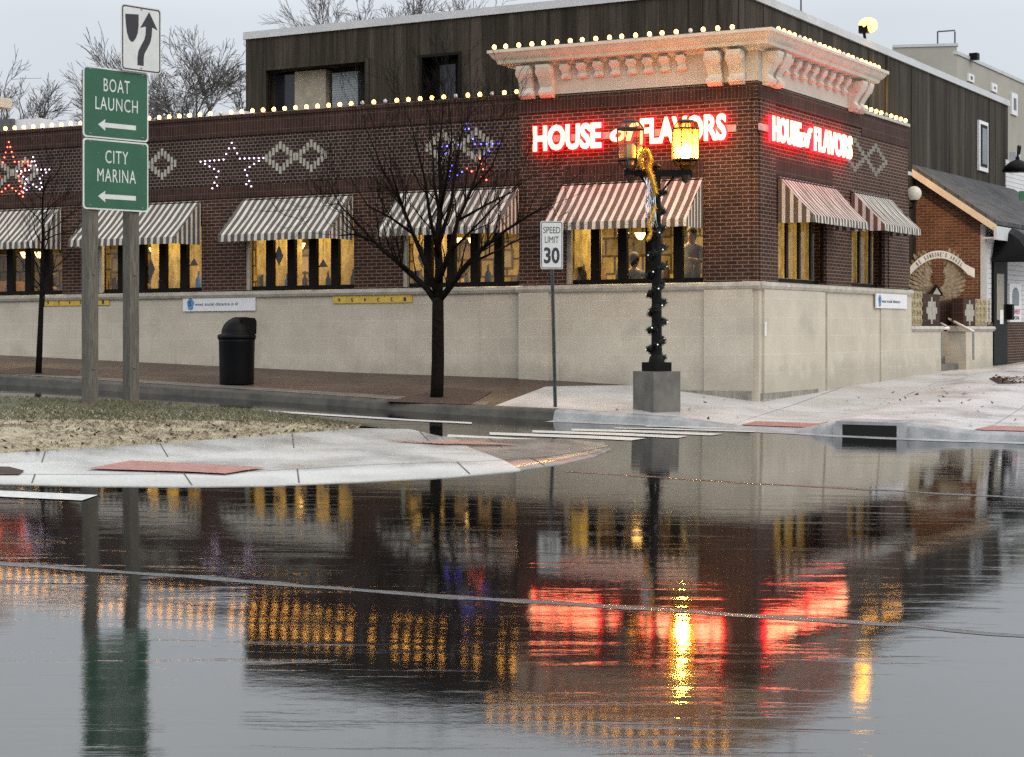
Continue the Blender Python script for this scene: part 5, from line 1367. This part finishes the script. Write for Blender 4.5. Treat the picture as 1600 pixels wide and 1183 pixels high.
def rrect(a0, a1, z0, z1, rr, n=5):
    o = []
    for cx, cz, s in ((a1-rr, z1-rr, 0), (a0+rr, z1-rr, 90), (a0+rr, z0+rr, 180), (a1-rr, z0+rr, 270)):
        for k in range(n+1): t = R(s+90*k/n); o.append((cx+rr*math.cos(t), cz+rr*math.sin(t)))
    return o
def arrow(a_tip, a_tail, z, hw, hh, sw): return [(a_tip, z), (a_tip+hh, z+hw), (a_tip+hh*.95, z+sw), (a_tail, z+sw), (a_tail, z-sw), (a_tip+hh*.95, z-sw), (a_tip+hh, z-hw)]
sa0, sa1 = SF.a_of(129.5), SF.a_of(231.5); sw_ = sa1-sa0
for (yt, yb, l1, l2, nm) in ((110, 220, 'BOAT', 'LAUNCH', 'BOAT LAUNCH'), (221.5, 331, 'CITY', 'MARINA', 'CITY MARINA')):
    zm = lambda y: H-(y-2-YH)/F*23.0
    z1, z0 = zm(yt), zm(yb)
    b = MB(); b.plate(SF, rrect(sa0, sa1, z0, z1, .05), -.004, .004); pn = b.build('sign_panel', 'sign_white', r)
    pn['label'] = 'green panel reading '+nm
    b = MB(); b.plate(SF, rrect(sa0+.022, sa1-.022, z0+.022, z1-.022, .04), .0042, .008); b.build('panel_face', 'sign_green', pn)
    fn = lambda x, d, z: SF.P(sa0+x, .0085+d, z); h = z1-z0
    b = MB()
    w1, w2 = (.40, .65) if l1 == 'BOAT' else (.35, .59)
    text_mb(b, l1, fn, sw_*w1, h*.185, sw_*(.5-w1/2)+.005, z0+h*.665, .002, 0, spacing=1.14); text_mb(b, l2, fn, sw_*w2, h*.185, sw_*(.5-w2/2)+.005, z0+h*.40, .002, 0, spacing=1.12)
    b.plate(SF, arrow(sa0+sw_*.22, sa0+sw_*.80, z0+h*.19, h*.082, sw_*.11, h*.033), .0085, .0105)
    b.build('lettering', 'sign_white', pn)
    b = MB()
    for xx in (.1, .9):
        for zz in (.05, .95): b.lathe(SF.P(sa0+sw_*xx, .009, z0+h*zz), [(.014, 0), (.014, .012)], 8)
    b.build('bolt', 'alu', pn)
KF = Fr((sg_c.x+SF.n.x*.06, sg_c.y+SF.n.y*.06), SF.d, SF.n)
ka0, ka1 = KF.a_of(189), KF.a_of(251.5); kz1, kz0 = H-(5-YH)/F*23, H-(109-YH)/F*23; kw, kh = ka1-ka0, kz1-kz0
b = MB(); b.plate(KF, rrect(ka0, ka1, kz0, kz1, .05), -.004, .004); kp = b.build('keep_right_plate', 'sign_white', r)
def ring(fr, o, i_, w0, w1, mb):
    n = len(o)
    for k in range(n):
        p, q, p2, q2 = o[k], o[(k+1) % n], i_[k], i_[(k+1) % n]
        mb.face([fr.P(p[0], w1, p[1]), fr.P(q[0], w1, q[1]), fr.P(q2[0], w1, q2[1]), fr.P(p2[0], w1, p2[1])])
b = MB(); ring(KF, rrect(ka0+.015, ka1-.015, kz0+.015, kz1-.015, .04), rrect(ka0+.032, ka1-.032, kz0+.032, kz1-.032, .03), .0042, .0062, b)
U = lambda x, y: (ka0+kw*x, kz0+kh*y)
b.plate(KF, [U(.10, .85), U(.43, .87), U(.43, .70), U(.405, .58), U(.36, .50), U(.30, .45), U(.25, .44), U(.19, .48), U(.14, .58), U(.115, .70)], .0045, .0065)
def thick(L, wd):
    a, c = [], []
    for i, p in enumerate(L):
        q0, q1 = L[max(0, i-1)], L[min(len(L)-1, i+1)]; d = Vector((q1[0]-q0[0], q1[1]-q0[1])).normalized(); n_ = Vector((-d.y, d.x))*wd/2
        a.append((p[0]+n_.x, p[1]+n_.y)); c.append((p[0]-n_.x, p[1]-n_.y))
    return a, c
cv = [U(.48, .10), U(.48, .20), U(.50, .30), U(.57, .39), U(.645, .48), U(.68, .57), U(.69, .66), U(.69, .72)]
a_, c_ = thick(cv, kw*.155)
for i in range(len(cv)-1): b.plate(KF, [a_[i], a_[i+1], c_[i+1], c_[i]], .0045, .0065)
b.plate(KF, [U(.47, .67), U(.58, .70), U(.80, .70), U(.91, .67), U(.695, .93)], .0046, .0067)
b.build('symbol', 'ink', kp)
b = MB()
for z in (kz0+.05, kz1-.05): b.lathe(KF.P((ka0+ka1)/2, .006, z), [(.014, 0), (.014, .014)], 8)
b.build('bolt', 'alu', kp)

# speed limit sign
p0 = ray_ground(868, 636.5, z_walk); D0 = p0.y
th = R(16); VF = Fr((at(862, 0, D0).x, D0), Vector((math.cos(th), math.sin(th))), Vector((math.sin(th), -math.cos(th))))
r = thing('speed_limit_sign', 'white speed limit 30 sign on a leaning dark metal pole by the kerb', 'road sign', p0)
b = MB(); tp = at(861, 346, D0)+Vector((0, .03, 0)); bt = p0-Vector((0, -.03, .15))
ax = (tp-bt).normalized()
for off, rr in (((-.018, 0), .011), ((.018, 0), .011), ((0, .014), .014)): b.tube([bt+Vector((off[0], off[1], 0)), tp+Vector((off[0], off[1], 0))], rr, 6)
b.build('pole', 'galv', r)
va0, va1 = VF.a_of(844.5), VF.a_of(879.5); vz1, vz0 = H-(345.5-YH)/F*D0, H-(420.5-YH)/F*D0
b = MB(); b.plate(VF, rrect(va0, va1, vz0, vz1, .035), -.004, .004); pn = b.build('sign_panel', 'sign_white', r)
vw, vh = va1-va0, vz1-vz0; fn = lambda x, d, z: VF.P(va0+x, .0045+d, z)
b = MB(); ring(VF, rrect(va0+.012, va1-.012, vz0+.012, vz1-.012, .03), rrect(va0+.024, va1-.024, vz0+.024, vz1-.024, .02), .0042, .0062, b)
text_mb(b, 'SPEED', fn, vw*.76, vh*.135, vw*.12, vz0+vh*.745, .002, 0); text_mb(b, 'LIMIT', fn, vw*.62, vh*.135, vw*.19, vz0+vh*.545, .002, 0); text_mb(b, '30', fn, vw*.70, vh*.34, vw*.15, vz0+vh*.115, .002, .03)
b.build('lettering', 'ink', pn)

# litter bin
p = ray_ground(370, 600, z_walk); s_ = p.y/F
r = thing('litter_bin', 'black domed litter bin on the pavement under the notice board', 'litter bin', p)
hb = 70*s_; rb = 28.0*s_
b = MB(); b.lathe(p-Vector((0, 0, .03)), [(rb*.93, 0), (rb*.95, .05), (rb*.97, hb*.5), (rb, hb-.01), (rb*1.02, hb+.03)], 32); b.build('body', 'bin_black', r, True)
b = MB(); zt_ = hb
b.lathe(p+Vector((0, 0, zt_)), [(rb*1.03, 0), (rb*1.07, .02), (rb*1.07, .07), (rb*.98, .09)]+[(rb*.86*math.cos(t), .09+26*s_*math.sin(t)) for t in [R(9*i) for i in range(10)]]+[(.005, .09+26*s_)], 32); lid = b.build('lid', 'bin_black', r, True)
b = MB(); HF = Fr((p.x+.0, p.y), Vector((.83, .55)), Vector((.55, -.83)))
hood = [(0, zt_+.09), (rb*.88, zt_+.09), (rb*.90, zt_+.33), (rb*.78, zt_+.38), (rb*.2, zt_+.40), (0, zt_+.38)]
b.plate(HF, [(x, z+p.z) for x, z in hood], -.22, .22); b.build('hood', 'bin_black', lid, bevel=.03)

# storm drain in the kerb
ud0, ud1 = -3.42, -2.62
r = thing('storm_drain', 'black kerb inlet storm drain between two kerb ramps', 'storm drain', W(-3.0, 4.1, 0))
DF = Fr(xy_of(0, 4.0), dL, nL, 0)
b = MB(); b.box(DF, ud0, ud1, -.2, .125, -.10, .068); b.build('inlet_shade', 'drain_shade', r)  # solid block, its black colour holds the shade inside the inlet
b = MB(); b.box(DF, ud0-.1, ud1+.1, -.6, .13, .069, .115); b.build('lid', 'kerb_stone', r, bevel=.008)
b = MB(); b.box(DF, ud0-.13, ud0, .0, .13, -.2, .069); b.build('cheek', 'kerb_stone', r); b = MB(); b.box(DF, ud1, ud1+.13, .0, .13, -.2, .069); b.build('cheek', 'kerb_stone', r)

# street lamp
p = ray_ground(1026, 641, z_walk); D1 = p.y; s_ = D1/F
r = thing('street_lamp', 'black twin lantern street lamp on a square concrete block', 'street lamp', p)
th = R(33); LB = Fr((p.x, p.y), Vector((math.cos(th), math.sin(th))), Vector((math.sin(th), -math.cos(th))))
zz = lambda y: H-(y-YH)/F*D1
b = MB(); b.box(LB, -.27, .27, -.27, .27, p.z-.2, zz(580)); b.build('block', 'concrete_dark', r, bevel=.025)
b = MB(); b.box(LB, -.17, .17, -.17, .17, zz(580)+.001, zz(566)); b.build('base_plate', 'metal_black', r, bevel=.02)
pc = Vector((p.x, p.y, 0))
b = MB(); b.lathe(pc+Vector((0, 0, zz(566))), [(.13, 0), (.12, .06), (.09, .12), (.085, .3), (.078, 1.2), (.07, 2.2), (.062, zz(262)-zz(566)), (.08, zz(262)-zz(566)+.02), (.03, zz(255)-zz(566))], 12); b.build('post', 'metal_black', r)
xl, xr_ = (985-1026)*s_, (1071-1026)*s_
b = MB(); zA = zz(271)
AF = Fr((p.x, p.y), Vector((1, 0)), Vector((0, -1)))
b.box(AF, xl-.1, xr_+.1, -.05, .05, zA-.055, zA+.055)
b.tube([pc+Vector((xl*.6, 0, zA-.05)), pc+Vector((xl*.3, 0, zA-.22)), pc+Vector((0, 0, zA-.4))], .02, 6); b.tube([pc+Vector((xr_*.6, 0, zA-.05)), pc+Vector((xr_*.3, 0, zA-.22)), pc+Vector((0, 0, zA-.4))], .02, 6)
b.build('arm', 'metal_black', r)
def lantern(x, lit, label):
    c = pc+Vector((x, 0, 0)); z0 = zz(266); n = 8; k = math.pi/8
    b = MB(); b.lathe(c+Vector((0, 0, zA-.16)), [(.02, 0), (.06, .04), (.09, .11), (.10, .13)], n, rot=k)
    b.lathe(c+Vector((0, 0, zA+.04)), [(.06, 0), (.10, .05), (.115, .09)], n, rot=k)
    lv = [(.12, zz(264)), (.215, zz(250)), (.22, zz(247)), (.225, zz(202)), (.215, zz(200)), (.135, zz(190))]
    for rr, z in (lv[1], lv[3]):
        b.lathe(c+Vector((0, 0, z-.012)), [(rr+.012, 0), (rr+.012, .028), (rr-.012, .028), (rr-.012, 0), (rr+.012, 0)], n, rot=k)
    for q in range(n):
        t = k+2*math.pi*q/n; d = Vector((math.cos(t), math.sin(t), 0)); b.tube([c+d*rr+Vector((0, 0, z)) for rr, z in lv], .011, 4)
    b.lathe(c+Vector((0, 0, zz(191))), [(.15, 0), (.14, .03), (.06, .045), (.01, .05)], n, rot=k)
    o = b.build('lantern', 'lantern_frame', r); o['label'] = label
    g_ = MB(); g_.lathe(c, [(rr-.006, z) for rr, z in lv], n, rot=k); g_.build('glass', 'amber_glass' if lit else 'lantern_glass', o)
    if lit:
        e = MB(); e.ball(c+Vector((0, 0, zz(238))), .085, 12, 8, 0, (1, 1, 1.3)); e.build('lamp', 'street_bulb', o, True)
    else:
        e = MB(); e.lathe(c+Vector((0, 0, zz(262))), [(.05, 0), (.05, .08), (.09, .14), (.09, .34), (.05, .38)], 12); e.build('lamp', 'globe_dull', o, True)
M['globe_dull'] = plain('globe_dull', (.55, .40, .25), .3, .1)
lantern(xl, False, 'unlit lantern'); lantern(xr_, True, 'bright yellow lit lantern')
# garland wound round the post, with small white lights
r2 = thing('light_garland', 'dark evergreen garland with tiny white lights wound round the lamp post', 'garland', (p.x, p.y, zz(566)))
z0, z1 = zz(560), zz(300); T_ = 9; path = []
for i in range(240):
    t = i/239; a = t*T_*2*math.pi; rr = .115+.025*math.sin(a*2.7); path.append(pc+Vector((rr*math.cos(a), rr*math.sin(a), z0+(z1-z0)*t)))
b = MB(); b.tube(path, .016, 5)
for q in path:
    for _ in range(30):
        d = Vector((rnd.gauss(0, 1), rnd.gauss(0, 1), rnd.gauss(0, 1))).normalized()*rnd.uniform(.03, .085); e = d.orthogonal().normalized()*.013
        b.face([q-e, q+e, q+d])
b.build('greenery', 'garland', r2)
lm = None
for i in range(4, 236, 8):
    q = path[i]; d = Vector((q.x-pc.x, q.y-pc.y, 0)).normalized()
    if lm is None:
        m_ = MB(); m_.ball((0, 0, 0), .011, 7, 5); t = m_.build('bulb', 'led_warm' if 'led_warm' in M else 'led_white', None, True); lm = t.data; bpy.data.objects.remove(t)
        lm.materials[0] = emit('led_warm', (.9, .92, .85), 1.3)
    o = bpy.data.objects.new('bulb', lm); COL.objects.link(o); o.parent = r2; o.location = q+d*.035-Vector(r2.location)
# gold tinsel ornament with silver strands hanging from the lamp arm
r3 = thing('tinsel_ornament', 'gold tinsel ornament with silver strands hung on the lamp post', 'decoration', at(1012, 262, D1-.2))
def tinsel(path, rr, name, m_, n_, L):
    b = MB(); b.tube(path, rr*.45, 6)
    for i in range(n_):
        t = rnd.random()*(len(path)-1); k = int(t); q = path[k].lerp(path[k+1], t-k)
        d = Vector((rnd.gauss(0, 1), rnd.gauss(0, 1), rnd.gauss(0, 1))).normalized()*rnd.uniform(.5, 1)*L; e = d.orthogonal().normalized()*.007
        b.face([q-e, q+e, q+d+e*.3, q+d-e*.3])
    return b.build(name, m_, r3)
gp = [(1003, 262), (1000, 248), (1005, 237), (1013, 238), (1016, 250), (1013, 264), (1018, 276), (1022, 290), (1025, 302)]
tinsel([at(x, y, D1-.22) for x, y in gp], .07, 'gold_figure', 'gold', 1500, .075)
gp = [(1024, 322), (1019, 336), (1014, 350), (1017, 364), (1012, 374)]
tinsel([at(x, y, D1-.22) for x, y in gp], .05, 'gold_tail', 'gold', 600, .055)
b = MB()
for k in range(14):
    x = 1008+rnd.random()*16; y = 278; pts = []
    for j in range(8): pts.append(at(x+rnd.uniform(-3, 3)+j*.6, y+j*(9+rnd.random()*3), D1-.2+rnd.uniform(-.05, .05)))
    b.tube(pts, .007, 4)
b.build('silver_strands', 'silver', r3)

# ------------------------------------------------------------------ trees
def tree_meshes(root, segs, thr, m_, sides=(9, 5, 3)):
    a, t = MB(), MB()
    for pts, rad in segs:
        big = max(rad) > thr; (a if big else t).tube(pts, rad, sides[0] if max(rad) > .05 else sides[1] if big else sides[2], big)
    a.build('trunk', m_, root, True); t.build('twigs', m_, root)
def wander(p, d, L, r0, r1, n, jit, up, rg):
    pts = [p.copy()]; d = d.normalized()
    for i in range(n):
        d = (d+Vector((rg.gauss(0, jit), rg.gauss(0, jit), rg.gauss(0, jit)+up))).normalized(); pts.append(pts[-1]+d*L/n)
    return pts, [r0+(r1-r0)*i/n for i in range(n+1)], d
def grow(segs, p, d, L, r0, depth, rg, spread, up, kids=(2, 3), shrink=.72, rmin=.004, jit=.1):
    pts, rad, de = wander(p, d, L, r0, max(rmin, r0*.62), 4 if depth > 1 else 3, jit, up, rg); segs.append((pts, rad))
    if depth <= 0: return
    n = rg.randint(*kids)
    for k in range(n):
        t = 1.0 if k == 0 else rg.uniform(.35, .95); i = min(len(pts)-1, int(t*(len(pts)-1)+.5)); q = pts[i]
        ax = de.orthogonal().normalized(); ax.rotate(Matrix.Rotation(rg.uniform(0, 6.283), 3, de)); nd = de.copy()
        nd.rotate(Matrix.Rotation((spread*.5 if k == 0 else spread)*rg.uniform(.6, 1.2), 3, ax))
        grow(segs, q, nd, L*shrink*rg.uniform(.8, 1.15), max(rmin, rad[i]*(.85 if k == 0 else .62)), depth-1, rg, spread, up, kids, shrink, rmin, jit)

# the large bare street tree, limbs traced in its own plane then given depth
tp_ = ray_ground(682, 621, z_walk); Dt = tp_.y; rg = random.Random(11)
tr = thing('street_tree', 'large bare street tree with spreading black limbs on the brick pavement', 'tree', tp_)
segs = []
def limb(px, dep, r0, r1):
    return [at(x, y, Dt+z) for (x, y), z in zip(px, dep)], [r0+(r1-r0)*i/(len(px)-1) for i in range(len(px))]
s1 = Dt/F
limbs = [
    ([(682, 626), (683, 600), (684, 560), (684, 520), (684, 490), (684, 465)], [0]*6, .115, .098),
    ([(684, 470), (686, 420), (684, 370), (689, 310), (686, 240), (692, 172)], [0, .1, .1, .2, .1, .2], .085, .012),
    ([(684, 475), (668, 452), (640, 425), (608, 398), (585, 378), (556, 366), (530, 368)], [0, .1, .2, .4, .5, .5, .6], .062, .010),
    ([(684, 472), (706, 445), (728, 415), (752, 390), (790, 360), (830, 335), (866, 318)], [0, -.1, -.3, -.5, -.7, -.8, -.9], .062, .008),
    ([(682, 458), (662, 405), (645, 365), (628, 320), (600, 270), (568, 190)], [0, .1, .4, .6, .8, .8], .052, .006),
    ([(685, 440), (702, 395), (715, 345), (735, 300), (752, 250), (760, 205)], [0, -.2, -.4, -.5, -.6, -.6], .052, .006),
    ([(686, 400), (672, 340), (664, 280), (650, 225), (640, 185)], [0, -.3, -.5, -.6, -.7], .040, .005),
    ([(687, 380), (705, 320), (712, 260), (722, 205), (720, 175)], [0, .2, .5, .6, .6], .040, .005),
    ([(688, 340), (678, 285), (676, 230), (668, 165)], [.2, .5, .7, .8], .034, .005),
    ([(688, 330), (700, 270), (706, 215), (702, 160)], [.2, -.3, -.5, -.6], .034, .005),
    ([(735, 300), (768, 262), (784, 220), (792, 190)], [-.5, -.3, -.2, -.1], .022, .004),
    ([(628, 320), (612, 270), (606, 220)], [.6, .4, .3], .022, .004),
    ([(640, 425), (598, 392), (560, 350), (528, 318), (508, 322)], [.2, -.1, -.4, -.6, -.7], .030, .005),
    ([(728, 415), (770, 395), (815, 372), (850, 368)], [-.3, 0, .3, .5], .028, .005),
    ([(715, 345), (760, 320), (800, 300), (838, 268)], [-.4, -.1, .2, .3], .028, .005),
    ([(645, 365), (610, 340), (575, 322), (548, 280)], [.4, .2, 0, -.2], .028, .005),
    ([(702, 395), (745, 352), (785, 310), (812, 285)], [-.2, -.6, -.9, -1.1], .026, .005),
]
for px, dep, r0, r1 in limbs:
    dep = [0]*len(px) if len(dep) != len(px) else dep
    pts, rad = limb(px, dep, r0, r1); segs.append((pts, rad))
    if px[0][1] > 600: continue
    for i in range(1, len(pts)):
        nk = 4 if i > 2 else 2
        for _ in range(nk):
            d = (pts[i]-pts[i-1]).normalized(); ax = d.orthogonal(); ax.rotate(Matrix.Rotation(rg.uniform(0, 6.28), 3, d)); d.rotate(Matrix.Rotation(rg.uniform(.4, .95), 3, ax)); d.z += .38
            q = pts[i-1].lerp(pts[i], rg.uniform(.2, 1)); grow(segs, q, d, rg.uniform(.32, .62), min(.014, rad[i]*.6), 3, rg, .55, .09, (1, 3), .72, .0032, .13)
tree_meshes(tr, segs, .011, 'bark')
b = MB(); q = [ray_ground(x, y, z_walk) for x, y in ((600, 628), (700, 606), (770, 612), (735, 633))]
b.face([x+Vector((0, 0, .008)) for x in q]); struct(b.build('tree_pit', 'mulch'))
# young tree at the left
tp_ = ray_ground(60, 584, z_walk); Dt = tp_.y; rg = random.Random(5)
tr = thing('young_tree', 'thin young bare tree at the kerb left of the sign posts', 'tree', tp_)
segs = [limb([(60, 586), (62, 540), (64, 490), (66, 440), (66, 400), (67, 370), (66, 330), (68, 290)], [0]*8, .062, .012)]
pts, rad = segs[0]
for i in range(3, 8):
    for _ in range(5):
        a = rg.uniform(0, 6.28); d = Vector((math.cos(a), math.sin(a), rg.uniform(.5, 1.1))); grow(segs, pts[i-1].lerp(pts[i], rg.random()), d, rg.uniform(.4, .75), .013, 3, rg, .5, .06, (1, 3), .7, .003, .12)
tree_meshes(tr, segs, .011, 'bark')
b = MB(); q = [ray_ground(x, y, z_walk) for x, y in ((-40, 583), (50, 573), (125, 579), (120, 588))]; b.face([x+Vector((0, 0, .008)) for x in q]); struct(b.build('tree_pit', 'mulch'))
# bare trees behind the roofs
def far_tree(px, ybase, ytop, D, seed, label, depth=6, spread=.48, wid=1.0):
    rg = random.Random(seed); base = at(px, ybase, D); Ht = (ybase-ytop)/F*D
    p = Vector((base.x, base.y, 0)); r = thing('bare_tree', label, 'tree', p, 'bare winter trees behind the roofs'); segs = [([p, Vector((p.x, p.y, base.z))], [.34, .24])]
    st = Vector((p.x, p.y, base.z))
    for k in range(5):
        a = k*6.283/5+rg.uniform(-.3, .3); d = Vector((math.cos(a)*.75*wid, math.sin(a)*.75*wid, 1)); grow(segs, st, d, Ht*.42, .12, depth, rg, spread, .0, (2, 4), .74, .010, .09)
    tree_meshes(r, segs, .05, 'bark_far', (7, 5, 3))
far_tree(318, 260, 72, 78, 3, 'round crowned bare tree between the signs and the dark storey', 6, .5, 1.1)
far_tree(196, 260, 118, 84, 12, 'bare tree half hidden behind the keep right plate', 5, .5, 1.0)
far_tree(8, 280, 112, 80, 9, 'pale bare tree at the left picture edge', 5, .55, 1.2)
far_tree(575, 150, -16, 86, 21, 'bare tree crown above the left of the dark roof', 5, .5, 1.3)
far_tree(662, 150, -12, 90, 22, 'bare tree crown above the middle of the dark roof', 5, .5, 1.2)
